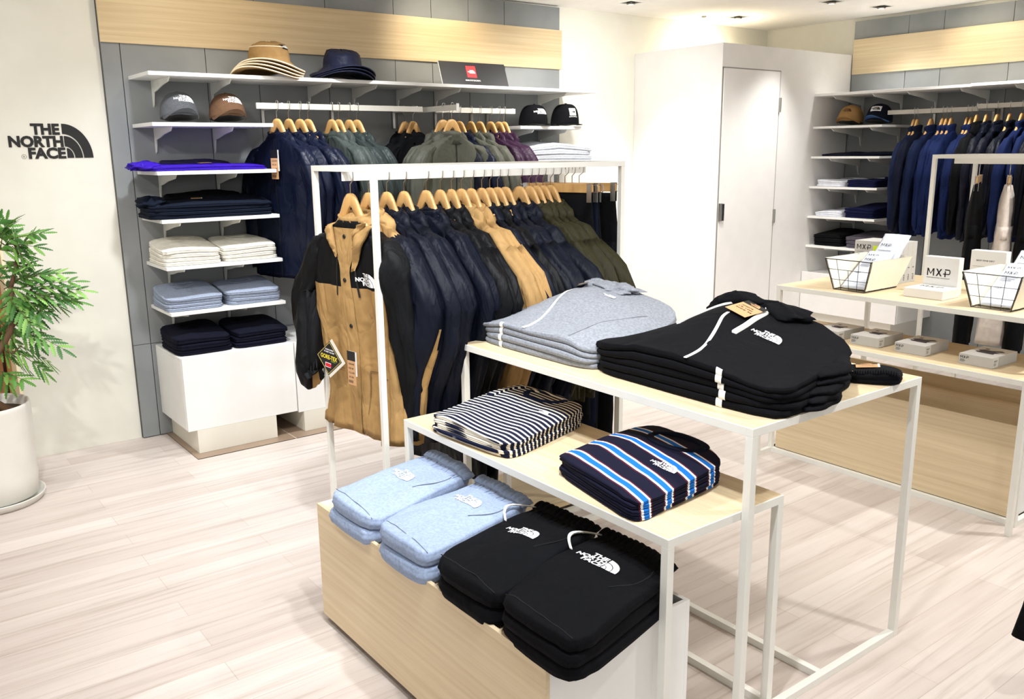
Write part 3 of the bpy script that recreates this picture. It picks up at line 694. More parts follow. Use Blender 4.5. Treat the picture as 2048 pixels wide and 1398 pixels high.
def trousers(loc, rz, mat, label, group, L=1.0, t=.02, seed=0, w_=.18, ft=0):
    r = empty('hanging_trousers', loc, rz, label, 'trousers', group); m = MB(); rr = []
    for i in range(12):
        z = -.036-.27*i/11; a = w_*(.92+.14*i/11)
        rr.append([(math.cos(q)*a, math.copysign(abs(math.sin(q))**.8, math.sin(q))*t*(.55+.5*min(1, i/5))*(1+.4*ns(math.cos(q)*4, math.sin(q), z*8, seed)), z) for q in [2*PI*k/32 for k in range(32)]])
    m.loft(rr); m.build('trouser_seat', mat, r, smooth=True)
    for s in (-1, 1):
        m = MB(); rr = []
        for i in range(22):
            u = i/21; z = -.24-(L-.24)*u; a = w_*.54*(1-.32*u); cx = s*w_*(.5+.06*u)
            rr.append([(cx+math.cos(q)*a*(1+.12*ns(math.cos(q)*2, math.sin(q)*2, z*6, seed+s)), math.copysign(abs(math.sin(q))**.8, math.sin(q))*t*(1+ft*u+.4*ns(math.cos(q)*4, math.sin(q)*2, z*6, seed+s)), z) for q in [2*PI*k/22 for k in range(22)]])
        m.loft(rr); m.build('trouser_leg', mat, r, smooth=True)
    return r
TN = ['leftmost', 'second', 'third', 'rightmost']
for i, x in enumerate((2.395, 2.435, 2.475, 2.515)):
    rz = SIDE+(.30, .22, .0, .42)[i]
    clip_hanger((x, RY, 1.365), rz, HH-.005, 'clip hanger with wooden bar, %s of the four trouser hangers on the rack' % TN[i], 'clip hangers on the clothes rack')
    trousers((x, RY, 1.36), rz, (BLACK, NAVY, BLACK, BLACK)[i], 'dark trousers clipped at the right end of the rack, %s of four' % TN[i], 'dark trousers on the rack', L=1.0+.05*i, seed=i*2.2, t=.018)
# back wall rows
BZ = 1.678; BH = 1.761-BZ
BL = [(1.878, NYNAVY, 'dark navy shiny jacket with kraft tag, leftmost on the back wall rail'), (1.943, NYNAVY, 'navy shiny jacket second on the wall rail, small white logo on its cuff'), (2.006, NYNAVY, 'navy shiny jacket third on the wall rail'), (2.052, NYNAVY, 'navy jacket fourth on the wall rail, next to the grey-green ones'),
      (2.19, SAGE, 'grey-green jacket, first of four on the wall rail'), (2.232, SAGE, 'grey-green jacket, second of four on the wall rail'), (2.295, SAGE2, 'darker grey-green jacket, third of four on the wall rail'), (2.343, SAGE2, 'darker grey-green jacket, fourth of four, beside the black hoodies')]
BR = [(2.947, NYNB, 'dark navy hooded jacket first right of the olive display jacket'), (3.027, NYNAVY, 'dark blue jacket second right of the olive display jacket'), (3.11, MOSS, 'moss green jacket, left of the two on the right wall rail'), (3.177, MOSS, 'moss green jacket, right of the two on the rail'),
      (3.259, PLUM, 'plum jacket, leftmost of the three plum ones'), (3.322, PLUM, 'plum jacket, middle of the three plum ones'), (3.362, PLUM, 'plum jacket, rightmost, next to the grey sweatshirt pile')]
ORD = ['first', 'second', 'third', 'fourth', 'fifth', 'sixth', 'seventh', 'eighth', 'ninth', 'tenth', 'eleventh', 'twelfth', 'thirteenth', 'fourteenth']
for row, lst in (('left', BL), ('right', BR)):
    for i, (x, mt, lb) in enumerate(lst):
        rz = SIDE+(.22 if row == 'left' else .12)+rng.uniform(-.06, .06)
        hanger((x, 4.5, BZ), rz, BH, 'wooden hanger, %s from the left on the %s hand back wall rail' % (ORD[i], row), 'wooden hangers on the back wall rails', .018)
        jr, bv, P = jacket((x, 4.5, BZ), rz, mt, lb, 'jackets on the back wall rails', L=.80+rng.uniform(-.03, .05), t=.029 if row == 'left' else .032, seed=40+i*2.1+(20 if row == 'right' else 0), flare=.015+rng.uniform(0, .03), zipm=BLACKM if i in (0, 4) else None, sl=.76)
        if row == 'left' and i == 0: price_tag(jr, (.02, -.05, -.13), 1.5)
        if row == 'left' and i == 1:
            V, F, W = brand2d(False, True); m = MB(); m.add([(x_*.05+.275-.08, -.052, -.60+y_*.045) for x_, y_ in V], F); m.build('cuff_logo', WHITEINK, jr)
# front facing group on the display arm
for i, (y, mt, lb, L) in enumerate(((4.66, BLACK, 'black hoodie at the back of the display arm', .74), (4.60, BLACK, 'second black hoodie on the display arm behind the olive jacket', .74), (4.33, MOSS, 'olive windproof jacket, half hidden behind the front olive one', .76), (4.26, MOSS, 'olive hooded windbreaker facing the room at the front of the display arm', .78))):
    xx = (2.745, 2.765, 2.80, 2.815)[i]
    hanger((xx, y, BZ), .3 if i < 2 else .12, BH, 'wooden hanger on the display arm, %s from the wall' % ORD[i], 'hangers on the display arm', .018 if i else -.018)
    jr, bv, P = jacket((xx, y, BZ), .3 if i < 2 else .12, mt, lb, 'clothes on the display arm', L=L, t=.034 if i != 3 else .042, seed=80+i*4, zipm=BLACKM if i == 3 else None, wide=1.0, sl=.72)
    if i == 3:
        gq = drape(bv, (0, 0, 0), (1, 0, 0), (0, 0, 1), (0, -1, 0), 1, .004)
# right wall row
WZ = 1.687; WH = 1.758-WZ
YS = [3.309, 3.285, 3.188, 3.106, 3.080, 3.049, 2.941, 2.912, 2.861, 2.8, 2.731, 2.654, 2.58, 2.52, 2.46, 2.38]
WM = [MIDNAVY, NAVY, MIDNAVY, BLUE, BLUE, BLUE, BLUE, BLUE, BLACK, NYNB, NYNB, NYNB, BLUE, BLUE, NYNB, BLUE]
for i, y in enumerate(YS):
    xr = 6.06 if y > 2.87 else 6.02; zt = WZ if y > 2.87 else WZ+.013
    rz = PI+rng.uniform(-.05, .05)+.12
    hanger((xr, y, zt), rz, WH, 'wooden hanger on the right wall rail, %s from the closet side' % (ORD+['fifteenth', 'sixteenth'])[i], 'wooden hangers on the right wall rail', .018)
    jacket((xr, y, zt), rz, WM[i], '%s jacket on the right wall rail, %s from the closet side' % ({MIDNAVY: 'mid navy', NAVY: 'dark navy', BLUE: 'blue', BLACK: 'black', NYNB: 'near-black'}[WM[i]], (ORD+['fifteenth', 'sixteenth'])[i]),
           'jackets on the right wall rail', L=.74+rng.uniform(-.04, .06), t=.028, seed=120+i*1.7, hood=i in (8, 9, 10), flare=.02, sl=.72+rng.uniform(-.02, .04), collar=.012)
# ------------------------------------------------------------------ folded piles
class Pile:
    def __init__(s, w_, d, n, t, seed=0, kx=0, ky=0, mound=None, shear=0, taper=0, wr=.003, exp=8):
        s.w, s.d, s.n, s.t, s.seed, s.kx, s.ky, s.mound, s.shear, s.taper, s.wr, s.exp = w_, d, n, t, seed, kx, ky, mound, shear, taper, wr, exp
    def H(s, i, x, y, top=False):
        z = i*s.t*(1+s.kx*x/s.w+s.ky*(y-s.shear*x)/s.d)
        z += (i/s.n)*(ns(x*4, y*4, i*.15, s.seed)*.014+.0035*math.sin(x*9+i+s.seed)-.010*(abs(x)/s.w*2)**4)*min(1, i)
        if s.mound: z += (i/s.n)**1.6*s.mound(x, y)
        if top: z += s.wr*(ns(x*9, y*5, 0, s.seed+3)+.5*ns(x*22, y*11, 0, s.seed+4))*1.6
        return z
    def top(s, x, y, lift=.0015): return (x, y, s.H(s.n, x, y, True)+lift)
    def outline(s, th, i, k=1, inset=0):
        c, q = math.cos(th), math.sin(th); e = 2/s.exp
        j = 1+.035*ns(c*1.5, q*1.5, i*3.1, s.seed)+.018*ns(c*5, q*5, i*2.7, s.seed+8)
        X = math.copysign(abs(c)**e, c)*(s.w/2*j-inset)*k; Y = math.copysign(abs(q)**e, q)*(s.d/2*j-inset)*k
        X *= 1-s.taper*(Y/s.d)
        rt = .035*ns(i*1.7, 4, 0, s.seed); X, Y = X-rt*Y, Y+rt*X; X += .009*ns(i*2.3, 0, 0, s.seed); return X, Y+s.shear*X+.009*ns(0, i*2.3, 0, s.seed)
    def layer(s, i, gap=.0006, lips=2):
        NA = 84; th = [2*PI*k/NA for k in range(NA)]; rings = []; last = i == s.n-1
        r = s.t*.5
        ks = [.02, .15, .3, .45, .6, .72, .83, .92, .975]
        for k in ks: rings.append([(x, y, s.H(i+1, x, y, last)) for x, y in (s.outline(a, i, k, r) for a in th)])
        for q in range(11):
            ph = PI/2-PI*q/10; ring = []
            for a in th:
                x, y = s.outline(a, i, 1, r); zt, zb = s.H(i+1, x, y, last), s.H(i, x, y)+gap
                c = abs(math.cos(ph))**.6; lp = 1-.4*math.exp(-(ph/.2)**2) if lips == 2 else 1-.3*math.exp(-((ph-.45)/.16)**2)-.3*math.exp(-((ph+.45)/.16)**2)
                off = r*c*lp; l = math.hypot(x, y*s.w/s.d) or 1; ex = abs(math.cos(a))**.35*math.copysign(1, math.cos(a)); ey = abs(math.sin(a))**.35*math.copysign(1, math.sin(a))
                ll = math.hypot(ex, ey); ring.append((x+ex/ll*off, y+ey/ll*off, (zt+zb)/2+(zt-zb)/2*math.sin(ph)))
            rings.append(ring)
        for k in ks[::-1][::2]: rings.append([(x, y, s.H(i, x, y)+gap) for x, y in (s.outline(a, i, k, r) for a in th)])
        return MB().loft(rings)
    def edge(s, i, a, ph, lift=.0012):
        r = s.t*.5; x, y = s.outline(a, i, 1, r); zt, zb = s.H(i+1, x, y, i == s.n-1), s.H(i, x, y); c = abs(math.cos(ph))**.6
        ex = abs(math.cos(a))**.35*math.copysign(1, math.cos(a)); ey = abs(math.sin(a))**.35*math.copysign(1, math.sin(a)); ll = math.hypot(ex, ey)
        return (x+ex/ll*(r*c+lift), y+ey/ll*(r*c+lift), (zt+zb)/2+(zt-zb)/2*math.sin(ph)+lift*math.sin(ph))
PW = {1: [''], 2: ['lower', 'upper'], 3: ['bottom', 'middle', 'top'], 4: ['bottom', 'second lowest', 'third lowest', 'top'], 5: ['bottom', 'second lowest', 'middle', 'second highest', 'top']}
def pile(P, loc, rz, mats, name, label, cat, group, each=None, lips=2):
    tops = None
    for i in range(P.n):
        mt = mats[i] if isinstance(mats, (list, tuple)) else mats
        o = P.layer(i, lips=lips).build(name, mt, None, smooth=True); o.location = loc; o.rotation_euler = (0, 0, rz)
        pw = PW[P.n][i]
        tag(o, (label+(', %s in pile' % pw if pw else '')), cat, group if P.n > 1 else None)
        if each: each(P, i, o)
        tops = o
    return tops
def logo_top(P, parent, cx, cy, s, mat=WHITEINK, rot=0, words=True, dome=True, lift=.0022, name='printed_logo'):
    V, F, W = brand2d(words, dome, .2); c, q = math.cos(rot), math.sin(rot)
    def fn(x, y):
        x = (x-W/2)*s; y = (y-.5)*s; return P.top(cx+x*c-y*q, cy+x*q+y*c, lift)
    return mesh2d(V, F, fn).build(name, mat, parent)
def strip_top(P, parent, pts, w_, mat, name, lift=.002, n=30, th=True):
    Q = []
    for k in range(n+1):
        u = k/n*(len(pts)-1); i = min(int(u), len(pts)-2); t = u-i
        p0, p1, p2, p3 = pts[max(i-1, 0)], pts[i], pts[i+1], pts[min(i+2, len(pts)-1)]
        Q.append(tuple(.5*(2*p1[j]+(p2[j]-p0[j])*t+(2*p0[j]-5*p1[j]+4*p2[j]-p3[j])*t*t+(3*p1[j]-p0[j]-3*p2[j]+p3[j])*t**3) for j in (0, 1)))
    V, F = ribbon(Q, w_, lambda x, y: P.top(x, y, lift)); m = MB()
    if th:
        n_ = len(V); V2 = [(x, y, z-lift) for x, y, z in V]; k = n_
        F2 = list(F)
        for i in range(len(Q)-1): F2 += [(2*i, 2*i+2, k+2*i+2, k+2*i), (2*i+1, k+2*i+1, k+2*i+3, 2*i+3)]
        F2 += [(0, k, k+1, 1), (n_-2, n_-1, k+n_-1, k+n_-2)]; V = V+V2; F = F2
    m.add(V, F); return m.build(name, mat, parent, smooth=False)
def card_top(P, parent, cx, cy, w_, h, rot, head=.3, lift=.004, name='swing_tag', extra=True, dz=None):
    c, q = math.cos(rot), math.sin(rot); m = MB(); z0 = max(P.top(cx+a*c-b*q, cy+a*q+b*c, 0)[2] for a in (-w_/2, 0, w_/2) for b in (-h/2, 0, h/2))
    zl = P.top(cx-w_/2*c, cy-w_/2*q, 0)[2]; zr = P.top(cx+w_/2*c, cy+w_/2*q, 0)[2]
    zd = P.top(cx+h/2*q, cy-h/2*c, 0)[2]; zu = P.top(cx-h/2*q, cy+h/2*c, 0)[2]; zc = (zl+zr+zd+zu)/4
    def T(x, y, dz_=0): return (cx+x*c-y*q, cy+x*q+y*c, zc+(zr-zl)*x/w_+(zu-zd)*y/h+lift+dz_)
    def quad(x0, x1, y0, y1, d, mi):
        V = [T(x0, y0, d), T(x1, y0, d), T(x1, y1, d), T(x0, y1, d)]; V += [(a, b, z-.0008) for a, b, z in V]
        m.add(V, [(0, 1, 2, 3), (7, 6, 5, 4), (0, 4, 5, 1), (1, 5, 6, 2), (2, 6, 7, 3), (3, 7, 4, 0)], mi)
    if extra: quad(-w_/2+.004, w_/2+.006, -h/2+.006, h/2+.003, -.001, 2)
    quad(-w_/2, w_/2, -h/2, h/2-head*h, 0, 0); quad(-w_/2, w_/2, h/2-head*h, h/2, 0, 1)
    for k in range(3):
        V, F = line2d(('12345678', '12,100', 'SIZE M')[k], -w_*.36, w_*(.2+.1*k), h*(.08-k*.13), h*(.14-k*.13), .01, 0)
        m.add([T(x, y, .0004) for x, y in V], F, 1)
    V, F, W = brand2d(); sc_ = w_*.5/W
    m.add([T((x-W/2)*sc_, h/2-head*h*.5+(y-.5)*sc_, .0005) for x, y in V], F, 0)
    return m.build(name, [KRAFT, BLACKM, CARDW], parent)
def lump(P, parent, cx, cy, rx, ry, rz_, mat, name, seed=0, wrk=.3, rot=0):
    m = MB(); rr = []; c, q = math.cos(rot), math.sin(rot)
    for i in range(13):
        ph = PI/2-PI*.62*i/12; cz, sz = math.cos(ph), math.sin(ph); ring = []
        for a in [2*PI*k/30 for k in range(30)]:
            wv = 1+wrk*ns(math.cos(a)*2, math.sin(a)*2, sz*2, seed)+wrk*.4*ns(math.cos(a)*5, math.sin(a)*5, sz*5, seed)
            x, y = rx*max(cz, .01)*math.cos(a)*wv, ry*max(cz, .01)*math.sin(a)*wv; x, y = cx+x*c-y*q, cy+x*q+y*c
            ring.append((x, y, P.top(x, y, 0)[2]*.5+P.top(cx, cy, 0)[2]*.5+rz_*sz*wv))
        rr.append(ring)
    m.loft(rr); return m.build(name, mat, parent, smooth=True)
def neck(P, parent, cx, cy, rx, ry, rad, mat, a0=0, a1=2*PI, name='collar', rot=0, lift=.0025):
    m = MB(); rr = []
    for k in range(29):
        a = a0+(a1-a0)*k/28; ring = []
        for q in range(8):
            b = 2*PI*q/8; e = rad*1.5*math.cos(b); x, y = cx+(rx+e)*math.cos(a), cy+(ry+e)*math.sin(a); p = P.top(x, y, 0); ring.append((x, y, p[2]+lift*.5+rad*.42*math.sin(b)))
        rr.append(ring)
    m.loft(rr); return m.build(name, mat, parent, smooth=True)
def stripes(name, period, stops, shear=0):
    m, nt, b = nmat(name, .85); tc = N(nt, 'ShaderNodeTexCoord'); sp = N(nt, 'ShaderNodeSeparateXYZ'); nt.links.new(tc.outputs['Object'], sp.inputs[0])
    sx = N(nt, 'ShaderNodeMath', operation='MULTIPLY_ADD'); nt.links.new(sp.outputs[0], sx.inputs[0]); sx.inputs[1].default_value = -shear; nt.links.new(sp.outputs[1], sx.inputs[2])
    dv = N(nt, 'ShaderNodeMath', operation='DIVIDE'); nt.links.new(sx.outputs[0], dv.inputs[0]); dv.inputs[1].default_value = period
    ad = N(nt, 'ShaderNodeMath', operation='ADD'); nt.links.new(dv.outputs[0], ad.inputs[0]); ad.inputs[1].default_value = 50.15
    n = N(nt, 'ShaderNodeTexNoise'); n.inputs['Scale'].default_value = 5; nt.links.new(tc.outputs['Object'], n.inputs[0])
    mu = N(nt, 'ShaderNodeMath', operation='MULTIPLY_ADD'); nt.links.new(n.outputs[0], mu.inputs[0]); mu.inputs[1].default_value = .045/period*.8; n.inputs['Detail'].default_value = 0; nt.links.new(ad.outputs[0], mu.inputs[2])
    fr = N(nt, 'ShaderNodeMath', operation='FRACT'); nt.links.new(mu.outputs[0], fr.inputs[0])
    nt.links.new(ramp(nt, fr.outputs[0], [(p, lin(c)) for p, c in stops], 'CONSTANT'), b.inputs['Base Color']); b.inputs['Specular IOR Level'].default_value = .2
    return m
ST_NAVY = stripes('sailor_stripe', .0205, [(0, (18, 24, 48)), (.63, (236, 228, 208))], -.16)
ST_BLUE = stripes('colour_stripe', .088, [(0, (13, 15, 38)), (.50, (130, 26, 40)), (.515, (13, 15, 38)), (.545, (240, 240, 240)), (.63, (24, 108, 196)), (.84, (240, 240, 240)), (.915, (13, 15, 38)), (.945, (130, 26, 40)), (.96, (13, 15, 38))], -.26)
# --- hoodies on the tall table
TT = .8412
def zip_each(xz):
    def f(P, i, o):
        a = -PI/2+xz; m = MB(); V = []
        for k in range(9):
            ph = -PI/2*.9+PI*.9*k/8
            for da in (-.018, .018): V.append(P.edge(i, a+da, ph, .0016))
        m.add(V, [(2*k, 2*k+1, 2*k+3, 2*k+2) for k in range(8)]); m.build('zipper', CORD, o, smooth=True)
    return f
def rolls(P, top, mat, sx, seed, n):
    "bunched sleeve ends sticking out of one side of the pile"
    for i in range(n):
        m = MB(); rr = []; z = P.H(i, 0, 0)*.0+(i+.5)*P.t*(1+P.ky*.0); L_ = .20+.05*ns(i, 1, 0, seed); y0 = -.14+.05*ns(i*2, 0, 0, seed)+.02*i
        for k in range(13):
            u = k/12; y = y0+L_*u; x = sx*(P.w/2*(1-P.taper*y/P.d)-.012+.022*math.sin(PI*u)+.014*ns(u*3, i, 0, seed)); r_ = P.t*.78*math.sin(PI*min(.95, max(.05, u)))**.45
            zz = P.H(i+.5, x*.96, y)+.002*ns(u*5, i, 2, seed)
            rr.append([(x+math.cos(a)*r_*1.7*(1+.3*ns(math.cos(a), math.sin(a), u*6, seed+i)), y, zz+math.sin(a)*r_*.72) for a in [2*PI*q/14 for q in range(14)]])
        m.loft(rr); m.build('folded_sleeve', mat, top, smooth=True)
md = lambda x, y: .078*sm(-.26, .10, y)*math.exp(-((x+.09)/.27)**2)+.010*math.exp(-((x-.2)/.06)**2)-.02*sm(.1, .28, abs(x))
GP = Pile(.57, .50, 4, .0235, 7, ky=.10, mound=md, taper=.30, wr=.005, exp=6)
go = pile(GP, (1.985, 2.205, TT), SIDE, GREYM, 'folded_hoodie', 'grey marl zip hoodie on the tall oak table', 'hoodie', 'grey zip hoodies on the tall table', zip_each(-.10), lips=3)
strip_top(GP, go, [(-.03, -.247), (-.045, -.19), (-.09, -.08), (-.15, .06), (-.19, .19)], .0085, CORD, 'zip_tape', .0024)
lump(GP, go, -.19, .20, .075, .05, .030, GREYM, 'hood', 3); lump(GP, go, -.05, .2, .10, .055, .018, GREYM, 'hood_fold', 5, .5)
card_top(GP, go, -.16, .13, .034, .115, .95, .22, .016)
logo_top(GP, go, .02, .10, .024, WHITEINK)
strip_top(GP, go, [(.17, -.22), (.165, -.1), (.18, .0), (.20, .1)], .003, plain((120, 122, 128), .9, name='seam_grey'), 'seam', .0012)
rolls(GP, go, GREYM, 1, 5, 4)
md = lambda x, y: .066*sm(-.29, .17, y)*math.exp(-((x+.05)/.22)**2)-.022*sm(.1, .3, abs(x))
BP = Pile(.64, .50, 5, .024, 17, ky=.10, mound=md, taper=.34, wr=.005, exp=6)
bo = pile(BP, (1.995, 1.585, TT), SIDE, BLKF, 'folded_hoodie', 'black hoodie with white zip on the tall oak table', 'hoodie', 'black zip hoodies on the tall table', zip_each(.10), lips=3)
strip_top(BP, bo, [(.05, -.25), (.04, -.18), (.0, -.08), (-.05, .02), (-.06, .06)], .0095, CORD, 'zip_tape', .0026)
lump(BP, bo, -.14, .195, .10, .055, .034, BLKF, 'hood', 4, .35); lump(BP, bo, .02, .20, .10, .055, .022, BLKF, 'hood_fold', 6, .4)
strip_top(BP, bo, [(-.17, -.035), (-.18, .03), (-.165, .10), (-.12, .15), (-.08, .17)], .0125, CORD, 'drawcord', .006)
strip_top(BP, bo, [(-.06, .195), (-.02, .185), (.01, .15), (.02, .08), (.035, -.03)], .0145, CORD, 'drawcord', .006)
card_top(BP, bo, -.025, .10, .082, .095, -.12, .24, .012, extra=False)
logo_top(BP, bo, .105, .03, .042)
rolls(BP, bo, BLKF, 1, 8, 5)
# beanie and khaki piece at the table ends
NP = Pile(.20, .14, 1, .03, 5, wr=.003, exp=3.2)
no = pile(NP, (2.30, 1.335, TT), math.radians(-62), BLKF, 'knit_beanie', 'black knitted beanie lying at the corner of the tall table', 'beanie', None)
m = MB(); 
for k in range(26):
    x = -.085+.17*k/25; m.tube([NP.top(x, -.062+.004*math.sin(k), .000), NP.top(x, -.045, .003), NP.top(x, -.025, .003), NP.top(x, -.012, .000)], .0026, 6)
m.build('ribbed_cuff', BLKF, no, smooth=True)
card_top(NP, no, .0, .03, .06, .04, .1, .2, .004); logo_top(NP, no, -.05, -.03, .016)
KP = Pile(.26, .20, 2, .014, 9); ko = pile(KP, (2.32, 2.33, TT), SIDE+.1, cloth((128, 110, 82)), 'folded_shirt', 'khaki folded garment just visible behind the grey hoodies', 'garment', 'khaki garments behind the grey hoodies'); card_top(KP, ko, .05, .0, .04, .07, .5)
# --- striped tees on the lower table
MT = .6212
TP = Pile(.375, .43, 5, .0125, 23, ky=.12, shear=-.16, wr=.003, taper=.12, mound=lambda x, y: .008*sm(-.2, .2, y))
to = pile(TP, (1.625, 2.16, MT), math.radians(-77), ST_NAVY, 'folded_tee', 'navy and cream striped tee folded on the lower table', 't-shirt', 'navy and cream striped tees')
neck(TP, to, .02, .165, .075, .055, .007, cloth((26, 34, 62)), PI*.95, PI*2.05, 'collar'); neck(TP, to, .02, .175, .07, .02, .008, ST_NAVY, 0, PI, 'back_collar')
logo_top(TP, to, .115, .03, .016); strip_top(TP, to, [(-.15, .07), (-.13, .16), (-.10, .2)], .03, ST_NAVY, 'folded_sleeve', .006)
CP = Pile(.375, .385, 4, .0165, 29, ky=.14, shear=-.26, wr=.003, taper=.14, mound=lambda x, y: .01*sm(-.2, .2, y))
co_ = pile(CP, (1.63, 1.578, MT), math.radians(-87), ST_BLUE, 'folded_tee', 'navy tee with wide blue and white stripes on lower table', 't-shirt', 'blue striped tees')
neck(CP, co_, .01, .135, .085, .05, .008, NAVY, PI*.92, PI*2.08, 'collar'); neck(CP, co_, .01, .15, .085, .028, .01, NAVY, 0, PI, 'back_collar')
logo_top(CP, co_, .10, -.02, .036)
# --- sweatpants in the oak box
def pants_stack(cx, cy, rz, mat, name_lbl, grp, n, t, seed, logo, cord=None, w_=.275, d=.47):
    mdn = lambda x, y: .010*math.exp(-((y+.02)/.12)**2)
    P = Pile(w_, d, n, t, seed, ky=.05, shear=-.26, taper=.16, wr=.006, mound=mdn, exp=6)
    base = .3985
    top = pile(P, (cx, cy, base), rz, mat, 'folded_sweatpants', name_lbl, 'sweatpants', grp, lips=3)
    # gathered elastic waistband over the back end of the top pair
    m = MB(); rr = []
    for i in range(60):
        u = -w_*.46+w_*.92*i/59; y0 = d*.37+P.shear*u
        g = 1+.5*math.sin(i*1.25)+.5*ns(i*.35, 0, 0, seed)
        base_ = P.top(u, y0+.02, 0)[2]; ring = []
        for a in [2*PI*k/14 for k in range(14)]: ring.append((u*(1+.0*math.sin(a)), y0+.026+.026*math.cos(a), base_-.004+(.0085*g)*math.sin(a)+.004))
        rr.append(ring)
    m.loft(rr); m.build('waistband', mat, top, smooth=True)
    for k in range(9):
        m2 = MB(); u = -w_*.4+w_*.8*k/8+.006*math.sin(k*3); y0 = d*.36+P.shear*u
        m2.tube([P.top(u+.004*math.sin(k*2+q_), y0-.012*q_-.002, -.001+.0012*(q_ in (1, 2))) for q_ in range(5)], [.003, .0034, .003, .0022, .001], 6)
        m2.build('gather_fold', mat, top, smooth=True)
    strip_top(P, top, [(w_*.26, -d*.06), (w_*.36, d*.07), (w_*.37, d*.2), (w_*.33, d*.3)], .0025, plain((96, 104, 120) if mat is LGREY else (8, 8, 10), .9, name='seam_line'), 'pocket_seam', .0012)
    strip_top(P, top, [(-w_*.44, -d*.425-P.shear*0+.26*w_*.44), (0, -d*.43), (w_*.44, -d*.425-.26*w_*.44)], .0022, plain((96, 104, 120) if mat is LGREY else (8, 8, 10), .9, name='seam_line'), 'hem_seam', .0010)
    logo_top(P, top, logo[0], logo[1], logo[2], WHITEINK, logo[3])
    if cord:
        m = MB(); pts = []
        for k in range(19):
            a = k/18; x = -w_*.42-.045*math.sin(a*PI); y = d*(.10+.28*a)+.26*w_*.42; pts.append((x, y, P.top(-w_*.42, y, 0)[2]+.012*math.sin(a*PI)+.004))
        V = []
        for p in pts: V += [(p[0]-.006, p[1]+.002, p[2]), (p[0]+.006, p[1]-.002, p[2]+.001)]
        m.add(V, [(2*k, 2*k+1, 2*k+3, 2*k+2) for k in range(18)]); V2 = [(x, y, z-.0025) for x, y, z in V]; m.add(V2, [(2*k, 2*k+1, 2*k+3, 2*k+2) for k in range(18)])
        m.build('drawcord', CORD, top, smooth=True)
    return P, top
PR = math.radians(-78)
pants_stack(1.275, 2.255, PR, LGREY, 'light grey sweatpants at the far end of the oak box', 'far light grey sweatpants', 2, .046, 31, (-.035, .035, .046, -.22))
pants_stack(1.275, 1.955, PR, LGREY, 'light grey sweatpants next to the black ones in the oak box', 'near light grey sweatpants', 2, .048, 37, (-.01, .06, .050, -.2))
pants_stack(1.285, 1.675, PR, BLKF, 'black sweatpants next to the grey ones in the oak box', 'inner black sweatpants', 2, .052, 43, (-.01, .03, .050, -.15), True)
pants_stack(1.29, 1.405, PR, BLKF, 'black sweatpants at the near end of the oak box', 'near black sweatpants', 3, .037, 47, (-.02, .065, .053, -.05), True)
# --- piles on the back wall shelves
def shelf_pile(x, z, w_, d, n, t, mat, label, cat, grp, seed, ky=.35, y=4.61, tagit=False, nk=None, rz=0, mound=None, name='folded_sweatshirt', lips=2):
    P = Pile(w_, d, n, t, seed, ky=ky, wr=.003, taper=.05, mound=mound)
    o = pile(P, (x, y, z+.0004), rz, mat, name, label, cat, grp, lips=lips)
    if nk: neck(P, o, 0, d*.25, w_*.2, d*.13, .006, nk, PI, 2*PI, 'collar'); neck(P, o, 0, d*.26, w_*.2, d*.05, .006, nk, 0, PI, 'back_collar')
    if tagit: card_top(P, o, .0, .02, .05, .07, 1.3, .3)
    return P, o
P, o = shelf_pile(1.49, 1.421, .62, .29, 2, .017, PURPLE, 'bright purple folded jacket on the second short shelf', 'jacket', 'purple folded jackets', 51, .3, 4.60, name='folded_jacket')
card_top(P, o, .02, .0, .06, .045, .15, .25, .006); strip_top(P, o, [(.03, -.14), (.03, 0), (.02, .1)], .006, plain((40, 18, 110), .6), 'zip_tape')
lump(P, o, -.29, -.03, .07, .10, .025, PURPLE, 'folded_sleeve', 3, .5); lump(P, o, 0, .10, .18, .035, .02, plain((26, 18, 60), .7, name='dark_lining'), 'collar', 3)
P, o = shelf_pile(1.50, 1.188, .62, .30, 4, .021, NVF, 'dark navy folded fleece on the third short shelf', 'fleece', 'dark navy folded fleeces', 53, .3, 4.60, name='folded_fleece')
card_top(P, o, -.04, .02, .05, .06, -.3, .25, .006); lump(P, o, -.27, .0, .06, .12, .03, NVF, 'folded_sleeve', 8, .5); lump(P, o, .02, .12, .2, .05, .03, BLACK, 'hood', 3)
for k, (x, lb) in enumerate(((1.372, 'left'), (1.675, 'right'))):
    shelf_pile(x, .956, .295, .31, 4, .0235, CREAM, 'cream sweatshirt, %s pile on the fourth shelf' % lb, 'sweatshirt', '%s pile of cream sweatshirts' % lb, 60+k, .42, 4.61, nk=CREAM)
    shelf_pile(x-.005+.01*k, .726, .29, .30, 4, .023, BLUEG, 'pale grey sweatshirt, %s pile on the lowest shelf' % lb, 'sweatshirt', '%s pile of pale grey sweatshirts' % lb, 64+k, .42, 4.61, nk=BLUEG)
    shelf_pile(x+.005, .5075, .29, .34, (3, 3)[k], .034, cloth((14, 15, 30)), 'black-navy sweatshirt, %s pile on the white cabinet' % lb, 'sweatshirt', '%s pile of navy sweatshirts' % lb, 68+k, .3, 4.565, nk=BLACK)
P, o = shelf_pile(3.77, 1.413, .62, .32, 4, .029, cloth((186, 190, 198), melange=.12), 'grey zip sweatshirt, pile on the right back wall shelf', 'sweatshirt', 'grey sweatshirts under the black caps', 72, .25, 4.60, mound=lambda x, y: .022*math.exp(-(x/.2)**2))
card_top(P, o, .08, .05, .07, .05, .2, .2); strip_top(P, o, [(.02, -.15), (.02, 0), (.02, .12)], .004, plain((110, 112, 118), .9, name='seam_grey'), 'zip_tape')
shelf_pile(3.77, 1.188, .6, .32, 4, .022, BLACK, 'black garment on the shelf behind the rack trousers', 'garment', 'black pile behind the clothes rack', 74, .3, 4.60, name='folded_garment')
